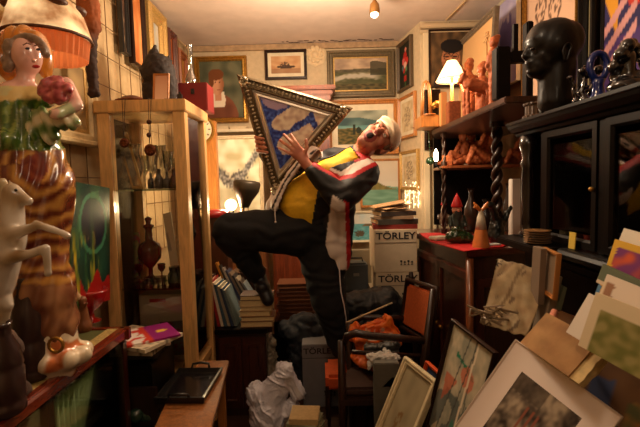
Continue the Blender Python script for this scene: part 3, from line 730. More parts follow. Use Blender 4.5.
# glassware on upper shelf
def glassware(name,label,c,prof,m,cat,group=None,seg=18):
    bm=B();lathe(bm,c,prof,seg);return fin(obj(name,bm,m,smooth=True,angle=60),label,cat,group)
def flute(s): return [(.024*s,0),(.024*s,.004),(.004*s,.01),(.004*s,.06*s),(.02*s,.09*s),(.024*s,.16*s),(.021*s,.16*s),(.015*s,.095*s),(0,.075*s)]
def vase(s): return [(.025*s,0),(.03*s,.01),(.022*s,.05*s),(.035*s,.1*s),(.02*s,.16*s),(.028*s,.2*s),(.025*s,.2*s),(.015*s,.15*s),(0,.1*s)]
for k,(px,Y,s,f) in enumerate(((137,2.5,1.3,vase),(146,2.6,1.25,flute),(154,2.42,1.2,flute),(163,2.62,1.3,vase),(170,2.45,1.3,flute),(176,2.58,1.1,flute))):
    glassware('crystal_glass',['wide crystal vase at the left of the upper cabinet shelf','slim crystal flute next to the wide crystal vase','crystal flute near the front middle of the upper cabinet shelf','tall crystal vase at the back of the upper cabinet shelf','crystal flute in front of the right rear vase on the upper shelf','small crystal flute by the right cabinet post'][k],stand(px,Y,zA),f(s),GL,'glass')
for k,(px,Y,s) in enumerate(((152,2.34,1.),(160,2.32,1.25),(168,2.34,1.05),(175,2.33,1.2))):
    glassware('dark_bottle',['shortest','tall','squat right-of-centre','rightmost'][k]+' dark bottle in the front row of the upper cabinet shelf',stand(px,Y,zA),[(.016*s,0),(.018*s,.01),(.018*s,.045*s),(.007*s,.06*s),(.007*s,.08*s),(.01*s,.085*s),(0,.086*s)],mat((34,32,34),.15,coat=.6),'bottle')
# strip mirror leaning
t2=thing('leaning_mirror',P(140,188,2.35),'narrow gilt framed mirror leaning inside the upper cabinet shelf','mirror')
A=P(133,188,2.42);Bp=P(144,187,2.42);T=P(117,133,2.5)
A.z=Bp.z=zA;bm=B();U=Bp-A;W=(T-A);N=U.cross(W).normalized();boxo(bm,A,U,W,N*.012);obj('frame',bm,GILT,t2);bm=B();boxo(bm,A+U*.2+W*.05+N*.012,U*.6,W*.9,N*.002);obj('mirror_glass',bm,mat((200,190,170),.1,.8),t2)
# pendants hanging on front
for k,(px,y0,y1,r,lb) in enumerate(((124,98,143,.024,'round dark brooch hanging at the left of the cabinet front'),(150,96,150,.03,'flower shaped medallion on a cord hanging over the cabinet front'))):
    Yp=2.175;t3=thing('pendant',P(px,y0,Yp),lb,'pendant')
    bm=B();a=P(px-2,y0,Yp);b=P(px+1,y0,Yp);c=P(px,y1,Yp);tube(bm,[(a.x,2.2,zt+.004),(a.x,Yp,zt+.002),c+V((0,0,r))],.0016,5);tube(bm,[(b.x,2.2,zt+.004),(b.x,Yp,zt+.002),c+V((0,0,r))],.0016,5);obj('cord',bm,DKW,t3)
    bm=B();lathe(bm,c+V((0,.006,0)),[(r,0),(r,.006),(r*.7,.01),(r*.5,.008),(0,.012)],20,axis=M.Rotation(R(90),3,'X'))
    for j in range(8):
        a=j*math.pi/4;ell(bm,c+V((r*.6*math.cos(a),-.006,r*.6*math.sin(a))),(r*.2,.004,r*.2))
    obj('medallion',bm,mat((120,60,26),.3,.6,.4,200,.6),t3,smooth=True)
    if k:
        for j,yy in enumerate((122,135)):
            bm=B();ell(bm,P(px-1,yy,Yp),(.013,.01,.013));obj('bead',bm,mat((70,36,20),.3,.3),t3,smooth=True)
# middle shelf: decanter etc
c=stand(147,2.45,zB+.08)
t2=thing('red_decanter',V((c.x,c.y,zB)),'dark wine-red glass decanter on the middle cabinet shelf','decanter')
RG=mat((96,14,18),.1,coat=.8)
bm=B();c=V((c.x,c.y,zB));lathe(bm,c,[(.035,0),(.04,.006),(.012,.03),(.012,.07),(.03,.09),(.062,.13),(.066,.18),(.055,.21),(.022,.23),(.018,.29),(.026,.31)],28,10,.02);obj('body',bm,RG,t2,smooth=True)
bm=B();lathe(bm,c+V((0,0,.305)),[(.028,0),(.03,.012),(.012,.02),(.014,.035),(.022,.05),(0,.065)],20);obj('stopper',bm,RG,t2,smooth=True)
for k,px in enumerate((135,158)):
    glassware('red_liqueur_glass',['small red liqueur glass left of the decanter','small red liqueur glass right of the decanter'][k],stand(px,2.42,zB),[(.02,0),(.02,.004),(.004,.01),(.004,.05),(.02,.07),(.022,.1),(.018,.1),(0,.07)],RG,'glass')
for k,(px,Y,s) in enumerate(((144,2.32,.6),(151,2.3,.5),(157,2.33,.62),(163,2.31,.5))):
    glassware('crystal_cup',['leftmost','second','third','rightmost'][k]+' small cut crystal cup in the row before the red decanter',stand(px,Y,zB),[(.03*s,0),(.035*s,.02),(.05*s,.07*s),(.045*s,.07*s),(0,.02)],GL,'cup')
glassware('dark_jar','squat dark jar with a lid on the middle cabinet shelf',stand(172,2.32,zB),[(.035,0),(.042,.01),(.042,.06),(.03,.075),(.034,.08),(.034,.1),(0,.105)],mat((26,24,26),.2,coat=.5),'jar')
def card(name,label,x0,y0,x1,y1,x2,y2,Y,lean,fn,m=None,zfix=None,cat='card'):
    A=P(x0,y0,Y);Bp=P(x1,y1,Y);T=P(x2,y2,Y+lean)
    if zfix is not None: d=zfix-min(A.z,Bp.z);A.z+=d;Bp.z+=d
    return fin(canvas(name,A,Bp-A,T-A,fn,None,m,20,26,.004),label,cat)
card('patterned_card','colourful marbled card standing at the left of the middle cabinet shelf',122,286,141,284,121,234,2.5,.04,lambda u,v:[(180,170,120),(110,150,100),(190,90,90),(150,110,160)][int(abs(nz(u*3,v*4,2))*9)%4],zfix=zB)
card('white_card','white booklet with a small picture leaning by the right cabinet post',172,264,180,262,163,214,2.4,.05,lambda u,v:(170,160,150) if inrect(u,v,.3,.75,.45,.7) else (222,206,180),zfix=zB)
# bottom shelf box
t2=thing('white_carton',stand(168,2.5,zC),'white cardboard carton with red print on the bottom cabinet shelf','box')
bm=B();c=stand(168,2.5,zC);zz=P(160,295,2.36).z-zC
box(bm,(c.x-.01,2.5,zC+zz/2),(.27,.26,zz));obj('box',bm,mat((200,186,160),.8),t2,bev=.003)
bm=B();pp=P(157,301,2.36);box(bm,(pp.x,2.368,pp.z),(.09,.003,.018));obj('red_label',bm,mat((190,40,30),.6),t2)
txt('printed_text','FRAGILE',(pp.x,2.366,pp.z),.016,mat((220,200,170),.6),t2,M.Rotation(R(90),3,'X')) if False else None
card('patterned_cloth','grey cloth with red floral sprigs hanging low in the display cabinet',160,356,188,354,160,322,2.3,.0,lambda u,v:(140,40,34) if nz(u*9,v*11,3)>.2 else (120,112,100),cat='cloth')
# on top of cabinet
ZT=zt+.002
c=PZ(132,100,ZT);c.y=2.32;c.x=P(132,97,2.32).x
bm=B();lathe(bm,V((c.x,c.y,ZT)),[(.05,0),(.075,.006),(.085,.018),(.06,.02),(.05,.035),(.02,.045),(0,.048)],28);fin(obj('wooden_dish',bm,wood((110,56,28),.4),smooth=True,angle=40),'flat brown wooden dish on the left of the display cabinet top','dish')
def f12(bm):
    b=lambda x,y,Y=2.5:P(x,y,Y)
    ell(bm,b(158,72),(.1,.08,.085));ell(bm,b(157,62),(.075,.06,.05));cap(bm,b(154,56),b(155,45),.035,.008);cap(bm,b(166,70),b(172,60),.02,.008);cap(bm,b(150,88),V((b(150,88).x,2.5,ZT+.04)),.045,.04);cap(bm,b(168,80),V((b(170,88).x,2.5,ZT+.035)),.05,.035)
    cap(bm,b(168,64),b(170,52),.01,.004)
blob('dark_bird',f12,.008,mat((38,24,18),.75,0,.6,60,.3),None,2,None,lambda p,n:.005*nz(p.x*60,p.y*60,p.z*60),label='dark feathered stuffed bird on top of the display cabinet',cat='bird ornament')
t2=picture('photo_frame','orange framed photograph propped on the display cabinet top','photo frame',V((P(153,99,2.3).x,2.3,ZT)),(P(169,99,2.3)-P(153,99,2.3))*V((1,0,0)) if False else V((.085,.0,0)),V((-.02,.03,.155)),.009,.012,ORW,lambda u,v:mixc((226,190,160),(200,150,120),v))
c=P(192,100,2.62)
bm=B();x0=P(178,100,2.55).x;x1=P(207,100,2.55).x;z1=P(192,82,2.55).z
t2=thing('red_box',((x0+x1)/2,2.62,ZT),'maroon box with a dark keyhole plate on the cabinet top','box')
x1=min(x1,-.62)
box(bm,((x0+x1)/2,2.64,(ZT+z1)/2),(x1-x0,.16,z1-ZT));obj('body',bm,mat((120,24,22),.5),t2,bev=.004)
bm=B();box(bm,((x0+x1)/2,2.558,(ZT+z1)/2+.03),(.02,.006,.03));obj('clasp',bm,BLK,t2)
glassware('clear_decanter','slender clear glass bottle standing on the maroon box',V((P(191,80,2.64).x,2.64,z1)),[(.03,0),(.036,.01),(.032,.04),(.018,.08),(.014,.14),(.018,.22),(.02,.235),(.015,.235),(.01,.14),(0,.03)],GL,'bottle')
bm=B();c=P(180,98,2.38);box(bm,(c.x,2.38,ZT+.03),(.025,.025,.06));box(bm,(c.x,2.38,ZT+.066),(.012,.012,.012))
fin(obj('small_black_flask',bm,BLK,bev=.003),'small black flask in front of the maroon box','flask')
bm=B();box(bm,(P(172,100,2.3).x,2.3,ZT+.008),(.07,.05,.016));fin(obj('small_book',bm,BLK,bev=.002),'thin black notebook lying beside the propped photograph','book')
# ---------------- magazines between table and cabinet
t2=thing('low_chest',(-.93,1.99,0),'dark low chest under the magazines','chest')
zM=P(150,338,1.98).z-.07
bm=B();box(bm,(-.935,2.0,(zM-.0)/2),(.34,.3,zM));obj('body',bm,NEARB,t2,bev=.006)
bm=B();box(bm,(-.91,1.845,zM*.6),(.34,.012,zM*.5));obj('door',bm,wood((44,26,18)),t2,bev=.004)
z=zM+.001
mg=[((60,54,48),(.31,.22,.03),'thick dark folder at the bottom of the magazine pile'),((200,186,160),(.32,.23,.02),'folded newspaper near the bottom of the magazine pile'),((170,150,130),(.31,.23,.014),'pale grey magazine in the middle of the pile'),((206,190,160),(.33,.23,.016),'cream newspaper second from the top of the pile'),((150,40,90),(.30,.22,.01),'magazine with a purple and red cover lying topmost')]
for k,(c,s,lb) in enumerate(mg):
    a=R([5,-8,20,-25,35][k]);bx=-.92+.03*k*.6;by=2.0-.01*k
    rot=M.Rotation(a,3,'Z')
    U=rot@V((s[0],0,0));W=rot@V((0,s[1],0));o=V((bx,by,z))-U/2-W/2
    def fnm(u,v,k=k,c=c):
        if k==4: return (230,220,210) if u<.5 and nz(u*6,v*6)>-.1 else ((200,60,40) if u<.6 else ((230,190,60) if el(u,v,.8,.5,.08,.08)<1 else (140,30,110)))
        if nz(u*14,v*26,k)>.18: return tuple(x*.55 for x in c)
        return c
    fin(canvas('magazine' if k else 'folder',o,U,W,fnm,None,VC,24,18,s[2]),lb,'magazine');z+=s[2]+.0008
# plastic green thing & doll head
def f13(bm):
    c=P(135,370,1.87);ell(bm,c,.022);ell(bm,c+V((.022,0,-.004)),.012)
    cap(bm,c+V((0,0,-.02)),c+V((-.01,0,-.07)),.02,.025)
tz=.42
bm=B();box(bm,(-.76,1.86,.2),(.2,.14,.4));fin(obj('low_crate',bm,NEARB,bev=.005),'dark low crate squeezed between the display table and the tray table','crate')
c=V((P(140,400,1.84).x,1.86,.401))
def f14(bm):
    cap(bm,c+V((-.03,0,.035)),c+V((.05,.01,.03)),.034,.03);ell(bm,c+V((-.02,-.02,.045)),.035)
blob('green_purse',f14,.006,mat((44,70,56),.15,0,.3,20,.3,.7),None,2,None,lambda p,n:.004*nz(p.x*40,p.y*40,p.z*40),label='shiny dark green purse on the low crate below the magazines',cat='purse')
def f15(bm):
    c=V((P(134,378,1.9).x,1.93,.401));cap(bm,c+V((0,0,.03)),c+V((0,0,.09)),.034,.02);ell(bm,c+V((.0,-.004,.13)),.026);ell(bm,c+V((.0,-.03,.128)),.006);cap(bm,c+V((.02,-.01,.08)),c+V((.04,-.03,.05)),.01,.008)
blob('doll',f15,.005,VC,None,2,lambda p,n:(206,140,110) if p.z>.5 else (90,60,60),label='small pink-faced doll tucked under the magazines',cat='doll')
# ---------------- tray table
zt2=.50
pl=[PZ(184,356,zt2),PZ(229,360,zt2),PZ(207,440,zt2),PZ(138,440,zt2)]
xs0=(PZ(140,430,zt2).x+PZ(182,356,zt2).x)/2
t2=thing('tray_table',(-.55,1.8,0),'low orange-brown wooden table holding the black tray','table')
A=PZ(212,427,zt2);D=PZ(229,360,zt2);xL=-.76
bm=B();prism(bm,[(xL+.09,1.55),(A.x+.005,1.55),(D.x,D.y),(xL,D.y)],zt2-.03,zt2);obj('top',bm,wood((150,92,44),.4,.4,.2),t2,bev=.004)
for (x,y) in ((xL+.14,1.6),(A.x-.04,1.6),(D.x-.04,D.y-.04),(xL+.04,D.y-.04)):
    bm=B();box(bm,(x,y,(zt2-.03)/2),(.04,.04,zt2-.03));obj('leg',bm,ORW,t2,bev=.003)
tr=[PZ(180,368,zt2+.003),PZ(220,367,zt2+.003),PZ(207,412,zt2+.003),PZ(152,412,zt2+.003)]
t3=thing('serving_tray',(tr[0]+tr[2])/2,'black rectangular serving tray with two handles on the low wooden table','tray')
Nn=V((0,0,1));pp=[tr[3],tr[2],tr[1],tr[0]]
# make rectangular in plan
cen=sum(pp,V())/4;w=.215;l=.30;ang=R(-2)
rt=M.Rotation(ang,3,'Z');pp=[cen+rt@V((sx*w/2,sy*l/2,0)) for sx,sy in ((-1,-1),(1,-1),(1,1),(-1,1))]
bm=B();ring(bm,pp,Nn,[(0,0),(-.006,.028),(.004,.03),(.012,.008),(.02,0)]);obj('rim',bm,BLK,t3,bev=.001)
bm=B();boxo(bm,pp[0]+V((.008,.008,.003)),(pp[1]-pp[0])*.93,(pp[3]-pp[0])*.95,V((0,0,.004)));obj('tray_bottom',bm,mat((24,20,22),.2,coat=.3),t3)
for s in (-1,1):
    m0=cen+rt@V((0,s*l/2,0));bm=B();tube(bm,[m0+V((-.045,0,.025)),m0+V((-.04,s*.012,.045)),m0+V((0,s*.016,.05)),m0+V((.04,s*.012,.045)),m0+V((.045,0,.025))],.006,8);obj('handle',bm,BLK,t3,smooth=True)
# ================================================================ PERSON
Q=P
SK=lambda p,n:(140,58,50) if (p-hp(0,.094,-.052)).length<.042 else mixc((198,136,104),(166,96,72),.5+.9*nz(p.x*18,p.y*18,p.z*18))
pr=thing('person',(.13,2.6,.33),'person in cap and black tracksuit leaning back and shouting with one leg raised','person')
def pin(x,y,poly):
    c=False;j=len(poly)-1
    for i in range(len(poly)):
        if (poly[i][1]>y)!=(poly[j][1]>y) and x<(poly[j][0]-poly[i][0])*(y-poly[i][1])/(poly[j][1]-poly[i][1])+poly[i][0]: c=not c
        j=i
    return c
H=Q(377.5,139,2.6);uh=V((.90,.12,.42)).normalized();fh=V((-.16,-.93,.30));fh=(fh-uh*fh.dot(uh)).normalized();rh=uh.cross(fh).normalized()
HR=M(((rh.x,fh.x,uh.x),(rh.y,fh.y,uh.y),(rh.z,fh.z,uh.z)))
HK=1.1
def hp(a,b,c): return H+rh*a*HK+fh*b*HK+uh*c*HK
hipS,kneeS,ankS,toeS=Q(318,245,2.64),Q(330,303,2.56),Q(341,351,2.6),Q(357,364,2.46)
hipR,kneeR,ankR,toeR=Q(302,232,2.6),Q(230,231,2.52),Q(257,274,2.66),Q(268,300,2.6)
shN,elN,wrN=Q(366,173,2.52),Q(341,198,2.36),Q(307,165,2.36)
shF,elF,wrF=Q(334,160,2.8),Q(292,180,2.86),Q(262,150,2.72)
chest,belly,pel=Q(336,184,2.66),Q(306,204,2.63),Q(314,232,2.65)
neck=Q(353,160,2.65)
def fing(bm,pts,r):
    for i in range(len(pts)-1): cap(bm,pts[i],pts[i+1],r*(1-.08*i),r*(1-.08*(i+1)),8)
def hands(bm):
    # near hand : back of the left hand against the picture, fingers up and spread
    pc=Q(298,153,2.37)
    cap(bm,wrN,Q(302,158,2.37),.029,.03);ell(bm,pc,(.042,.022,.04));ell(bm,Q(302,157,2.365),(.036,.024,.034))
    fing(bm,[Q(301,150,2.36),Q(296,142,2.365),Q(291,134.5,2.39)],.0105)
    fing(bm,[Q(297,148,2.36),Q(290,141,2.37),Q(284,134.5,2.40)],.0108)
    fing(bm,[Q(293,150,2.36),Q(286,144.5,2.375),Q(280,140,2.41)],.0105)
    fing(bm,[Q(291,154,2.36),Q(285,151,2.38),Q(279,148,2.41)],.0095)
    fing(bm,[Q(303,157,2.36),Q(307,148,2.35),Q(306,140,2.36)],.012)
    # far hand : gripping the left rail of the frame from behind
    ell(bm,Q(262,146,2.68),(.03,.022,.05));cap(bm,wrF,Q(262,148,2.69),.028,.03)
    for k in range(4):
        y=137+k*4.6;fing(bm,[Q(261,y+.5,2.67),Q(255.5+k*.6,y,2.63),Q(256+k*.8,y+.3,2.52),Q(263.5+k*1.3,y+1.8,2.485)],.0115)
    fing(bm,[Q(266,148,2.67),Q(270,140,2.66),Q(270,132,2.65)],.011)
def fb(bm):
    cap(bm,pel,belly,.13,.14,16);cap(bm,belly,chest,.14,.14,16);cap(bm,chest,neck,.12,.062,16)
    cap(bm,neck,hp(0,-.02,-.05),.062,.058);cap(bm,shN,shF,.05,.05)
    for a,b,c,r0,r1,r2 in ((hipS,kneeS,ankS,.09,.06,.04),(hipR,kneeR,ankR,.09,.065,.04)):
        cap(bm,a,b,r0,r1);cap(bm,b,c,r1,r2)
    cap(bm,pel,hipS,.1,.09);cap(bm,pel,hipR,.1,.09)
    cap(bm,ankS,toeS,.035,.028);cap(bm,ankR,toeR,.035,.028)
    for a,b,c in ((shN,elN,wrN),(shF,elF,wrF)): cap(bm,a,b,.055,.045);cap(bm,b,c,.042,.028)
    hands(bm)
    # head
    ell(bm,hp(0,-.012,.03),tuple(HK*q_ for q_ in (.077,.095,.088)),HR,3);ell(bm,hp(0,.03,-.045),tuple(HK*q_ for q_ in (.062,.062,.055)),HR,3);ell(bm,hp(0,.050,-.096),tuple(HK*q_ for q_ in (.034,.034,.026)),HR)
    ell(bm,hp(0,.0,-.075),tuple(HK*q_ for q_ in (.06,.07,.045)),HR)   # double chin
    for s in (-1,1):
        ell(bm,hp(.042*s,.055,-.015),tuple(HK*q_ for q_ in (.027,.022,.026)),HR);ell(bm,hp(.078*s,-.01,.0),tuple(HK*q_ for q_ in (.012,.02,.032)),HR);ell(bm,hp(.03*s,.074,.034),tuple(HK*q_ for q_ in (.024,.014,.010)),HR)
    cap(bm,hp(0,.078,.028),hp(0,.104,-.006),.010,.0155);ell(bm,hp(.013,.094,-.008),.010);ell(bm,hp(-.013,.094,-.008),.010)
    for k in range(14):
        a=k*2*math.pi/14;ell(bm,hp(.026*math.cos(a),.082-.006*abs(math.cos(a)),-.046+.026*math.sin(a)),(.0095,.0095,.0095))
body=blob('body',fb,.0055,mat(kind='vcol',rough=.6,bump=.2,bs=90,key='skin'),pr,2,SK)
bm=B();ell(bm,hp(0,.0905,-.052),(.019,.007,.022),HR);obj('mouth',bm,mat((26,7,6),.95),pr,smooth=True)
bm=B();
for k in range(5): box(bm,hp(-.012+.006*k,.0965,-.031+.0008*abs(k-2)),(.0058,.003,.006),HR)
obj('teeth',bm,mat((226,210,180),.3),pr,bev=.0006)
for s in(-1,1):
    bm=B();ell(bm,hp(.030*s,.073,.019),(.0135,.012,.009),HR);e=obj('eye',bm,mat((226,214,200),.2),pr,smooth=True)
    bm=B();ell(bm,hp(.029*s,.0835,.020),(.0055,.003,.0055),HR);obj('iris',bm,mat((54,40,30),.15),e,smooth=True)
    bm=B();tube(bm,[hp(.012*s,.087,.036),hp(.03*s,.088,.041),hp(.05*s,.074,.037)],.0036,6);obj('eyebrow',bm,mat((130,96,66),.8),pr,smooth=True)
# hair
def fhh(bm):
    ell(bm,hp(0,-.035,.01),(.089,.086,.082),HR,3)
    for s in(-1,1): ell(bm,hp(.074*s,.012,.02),(.012,.024,.03),HR)
blob('hair',fhh,.008,mat((116,84,58),.8,0,.8,90,.4,stretch=(1,1,1)),pr,2)
# cap
capc=hp(0,-.008,.048)
bm=B();n=28;rings=[]
for j in range(9):
    t_=j/8*math.pi/2;ringv=[]
    for k in range(n):
        a=2*math.pi*k/n;ringv.append(bm.verts.new(capc+rh*(.097*math.cos(a)*math.cos(t_))+fh*(.118*math.sin(a)*math.cos(t_))+uh*(.09*math.sin(t_)**.9 if j else -.004)))
    rings.append(ringv)
for j in range(8):
    for k in range(n): bm.faces.new((rings[j][k],rings[j][(k+1)%n],rings[j+1][(k+1)%n],rings[j+1][k]))
bmesh.ops.remove_doubles(bm,verts=bm.verts[:],dist=.0004);bmesh.ops.solidify(bm,geom=bm.faces[:],thickness=.004)
cp=obj('cap',bm,mat((226,206,178),.8,0,.3,60,.1),pr,smooth=True)
bm=B();top=[];nb=12
for i in range(nb+1):
    a=math.pi*(i/nb);rr_=[]
    for j in range(5):
        s=j/4;x=.086*math.cos(a);y=(.094*math.sin(a)**.6*.95+.062*s*math.sin(a)**.5);rr_.append(bm.verts.new(capc+rh*x+fh*(y)+uh*(.004+.03*s-.22*x*x/.08)))
    top.append(rr_)
for i in range(nb):
    for j in range(4): bm.faces.new((top[i][j],top[i+1][j],top[i+1][j+1],top[i][j+1]))
bmesh.ops.remove_doubles(bm,verts=bm.verts[:],dist=.0006);bmesh.ops.solidify(bm,geom=bm.faces[:],thickness=.004)
obj('brim',bm,mat((216,190,158),.8),cp,smooth=True)
bm=B();ell(bm,capc+uh*.084,(.008,.008,.005));obj('button',bm,mat((226,206,178),.8),cp,smooth=True)
# clothes
YEL=[(350,146),(361,158),(352,161),(340,164),(330,168),(326,178),(320,184),(317,194),(311,230),(296,223),(276,212),(287,184),(299,168),(318,150)]
def fold(s=.004,f=26): return lambda p,n:s*nz(p.x*f,p.y*f,p.z*f*.6)+s*.6*math.sin(p.z*70+8*nz(p.x*8,p.z*8))
def fs(bm):
    cap(bm,pel+V((0,0,.05)),belly,.155,.172,18);cap(bm,belly,chest,.172,.17,18);cap(bm,chest,neck,.155,.085,18)
    ell(bm,Q(300,206,2.56),(.12,.1,.13))
blob('shirt',fs,.012,mat((222,172,20),.75,0,.3,50,.12),pr,4,None,fold(.003,14),label='bright yellow shirt')
def fj(bm):
    cap(bm,pel+V((0,0,.08)),belly,.165,.185,18);cap(bm,belly,chest,.185,.185,18);cap(bm,chest,neck,.17,.09,18)
    ell(bm,Q(298,204,2.57),(.13,.11,.13));cap(bm,Q(286,182,2.62),Q(271,207,2.6),.05,.035);cap(bm,Q(277,205,2.51),Q(296,172,2.50),.04,.045);cap(bm,Q(296,172,2.50),Q(314,154,2.54),.045,.05)
    cap(bm,shN,elN,.088,.083,16);cap(bm,elN,wrN+(elN-wrN)*.2,.083,.05,16)
    cap(bm,shF,elF,.085,.08,16);cap(bm,elF,wrF+(elF-wrF)*.12,.08,.048,16);cap(bm,shN,neck,.088,.07);cap(bm,shF,neck,.085,.07)
    cap(bm,Q(340,205,2.6),Q(339,252,2.58),.10,.075,16);cap(bm,Q(331,215,2.55),Q(333,252,2.55),.07,.055,16);cap(bm,Q(341,250,2.58),Q(339,265,2.58),.07,.065,16)
def jc(p,n):
    x,y=proj(p);W=(222,208,196);BK=(13,11,13);RD=(178,20,24)
    near=p.y<2.53
    # sleeve piping distance from polyline
    def dl(poly):
        m=1e9
        for (x0,y0),(x1,y1) in zip(poly,poly[1:]):
            t=max(0,min(1,((x-x0)*(x1-x0)+(y-y0)*(y1-y0))/((x1-x0)**2+(y1-y0)**2)));m=min(m,math.hypot(x-x0-t*(x1-x0),y-y0-t*(y1-y0)))
        return m
    if y>196 and x>318:
        if pin(x,y,[(332,194),(345,203),(347,270),(322,270)]): return W
        if pin(x,y,[(344,200),(349,203),(351.5,270),(347,270)]): return RD
        return BK
    d=dl([(303,158),(318,166),(340,178),(352,176),(368,167),(377,163)])
    if d<2.1: return RD
    if pin(x,y,[(303,157),(309,154),(323,163),(341,172),(354,163),(368,158),(376,162),(366,168),(352,177),(340,178),(318,166)]): return W
    if pin(x,y,[(352,152),(372,150),(372,160),(354,162)]): return RD
    if x<322 and y<216 and pin(x,y,[(262,216),(262,196),(285,165),(300,148),(325,142),(335,150),(300,168),(288,184),(276,214)]):
        u=(x-262)*.77+(y-216)*.0;e=dl([(266,210),(284,178),(300,158),(324,147)]);e2=dl([(271,210),(285,181),(298,163),(316,150)])
        if e<.0: return RD
        if e2<.9: return BK
        if dl([(263,206),(264,211),(268,213)])<2.2: return RD
        return W
    return BK
blob('jacket',fj,.0085,mat(kind='vcol',rough=.62,bump=.25,bs=50,key='jk'),pr,3,jc,fold(.004,16),cut=lambda c,n:n.y<.25 and 2.42<c.y<2.66 and pin(*proj(c),YEL),solid=.006)
def fp(bm):
    cap(bm,pel+V((0,0,.02)),pel,.175,.175,18)
    cap(bm,hipS,kneeS,.145,.105,18);cap(bm,kneeS,ankS+V((0,0,.03)),.105,.075,16);cap(bm,pel,hipS,.16,.14);cap(bm,pel,hipR,.16,.15)
    cap(bm,hipR,kneeR,.15,.11,18);cap(bm,kneeR,ankR,.11,.062,16)
blob('trousers',fp,.011,mat((7,7,10),.9,0,.3,60,.2),pr,4,None,fold(.007,9))
bm=B();pts=[Q(338,262,2.47),Q(340,280,2.47),Q(341,300,2.46),Q(345,318,2.47),Q(346,338,2.49)]
# piping on the outside of the trouser leg
pp=[]
for (x,y) in ((339,262),(340,280),(341,292),(344,305),(346,318),(347,334)): pp.append(Q(x,y,2.50+.02*math.sin(y*.1)))
tube(bm,pp,.004,6);obj('piping',bm,mat((200,190,190),.5),pr,smooth=True,label='white side piping')
bm=B();tube(bm,[Q(275,207,2.43),Q(275,214,2.42),Q(275.5,221,2.42)],.0028,6);ell(bm,Q(275.5,222,2.42),.006);obj('drawstring',bm,mat((220,210,200),.5),pr)
for (a,b,m_) in ((ankS,toeS,1),(ankR,toeR,1)):
    def fsh(bm,a=a,b=b):
        cap(bm,a+V((0,.02,-.0)),b,.05,.04);ell(bm,(a+b)/2,(.05,.06,.045));cap(bm,a+(a-b)*.3,a,.045,.05)
    sh=blob('shoe',fsh,.008,mat((22,20,24),.45,0,.2,50,.2),pr,2)
# triangular framed picture
A,Bv,C_=Q(237,74,2.5),Q(353,108,2.52),Q(274,199,2.60)
t=thing('triangular_painting',C_,'triangular blue and cream picture in an ornate silver frame held by the person','painting')
Nf=(A-C_).cross(Bv-C_).normalized()
if Nf.y>0: Nf=-Nf
poly=[C_,Bv,A]
if (poly[1]-poly[0]).cross(poly[2]-poly[0]).dot(Nf)<0: poly=poly[::-1]
bm=B();ring(bm,poly,Nf,[(0,-.02),(0,.012),(.010,.022),(.022,.012),(.045,.014),(.052,.02),(.058,.016),(.058,-.02)])
obj('frame',bm,mat((120,104,78),.42,.8,.5,160,.6),t)
bm=B();ring(bm,poly,Nf,[(.0585,-.018),(.0585,.012),(.064,.016),(.072,.008),(.082,.012),(.088,.0),(.088,-.018)]);obj('frame_liner',bm,mat((226,220,204),.3,.8,.1,60,.1),t)
bm=B();sc=sum(poly,V())/3
for i in range(3):
    a,b=poly[i],poly[(i+1)%3];d=(b-a);L_=d.length;inn=Nf.cross(d.normalized())
    n=int(L_/.021)
    for k in range(2,n-1):
        c=a+d*(k/n)+inn*.032+Nf*.014;ell(bm,c,(.0085,.0085,.008),None,1)
        if k%2: ell(bm,c+inn*.009,(.005,.005,.006),None,1);ell(bm,c-inn*.009,(.005,.005,.006),None,1)
    m0=a+(sc-a).normalized()*.06
    for k in range(7):
        an=k*.9;e1=d.normalized();ell(bm,m0+(e1*math.cos(an)+inn*math.sin(an))*.02+Nf*.018,.011,None,1)
obj('carved_ornament',bm,mat((214,200,170),.35,.75,.3,100,.3),t,smooth=True)
# canvas triangle grid
bm=B();ins=[]
for i in range(3): ins.append(poly[i]+(sc-poly[i])*.36)
n=64;vs={}
for i in range(n+1):
    for j in range(n+1-i):
        vs[i,j]=bm.verts.new(ins[0]+(ins[1]-ins[0])*(i/n)+(ins[2]-ins[0])*(j/n)-Nf*.001)
for i in range(n):
    for j in range(n-i):
        bm.faces.new((vs[i,j],vs[i+1,j],vs[i,j+1]))
        if j<n-i-1: bm.faces.new((vs[i+1,j],vs[i+1,j+1],vs[i,j+1]))
r=bmesh.ops.extrude_face_region(bm,geom=bm.faces[:]);bmesh.ops.translate(bm,verts=[e for e in r['geom'] if isinstance(e,bmesh.types.BMVert)],vec=-Nf*.012)
bmesh.ops.recalc_face_normals(bm,faces=bm.faces[:])
def z6(l): return [(230+x/4.908,68+y/4.908) for x,y in l]
SHP=[(z6([(145,130),(215,140),(285,168),(275,195),(235,205),(190,195),(155,160)]),(178,156,186)),
     (z6([(205,270),(240,220),(300,185),(360,175),(395,205),(385,235),(320,270),(290,300),(240,310),(215,300)]),(214,190,160)),
     (z6([(230,360),(270,330),(340,300),(385,268),(415,290),(410,340),(385,370),(330,420),(250,420)]),(206,182,156)),
     (z6([(405,208),(490,232),(438,290),(418,250)]),(190,96,40)),]
def tri(p,n):
    x,y=proj(p);x+=2.4*nz(x*.12,y*.12,1);y+=2.4*nz(x*.12,y*.12,5)
    for poly_,c in SHP:
        if pin(x,y,poly_): return mixc((240,226,200),(190,160,140),.3+1.1*nz(x*.2,y*.2,4)) if c[0]>180 else c
    return mixc((16,34,120),(84,120,210),.4+1.5*nz(x*.35,y*.35,9))
obj('picture_panel',bm,mat(kind='vcol',rough=.35,coat=.3,key='vcb'),t,colf=tri)
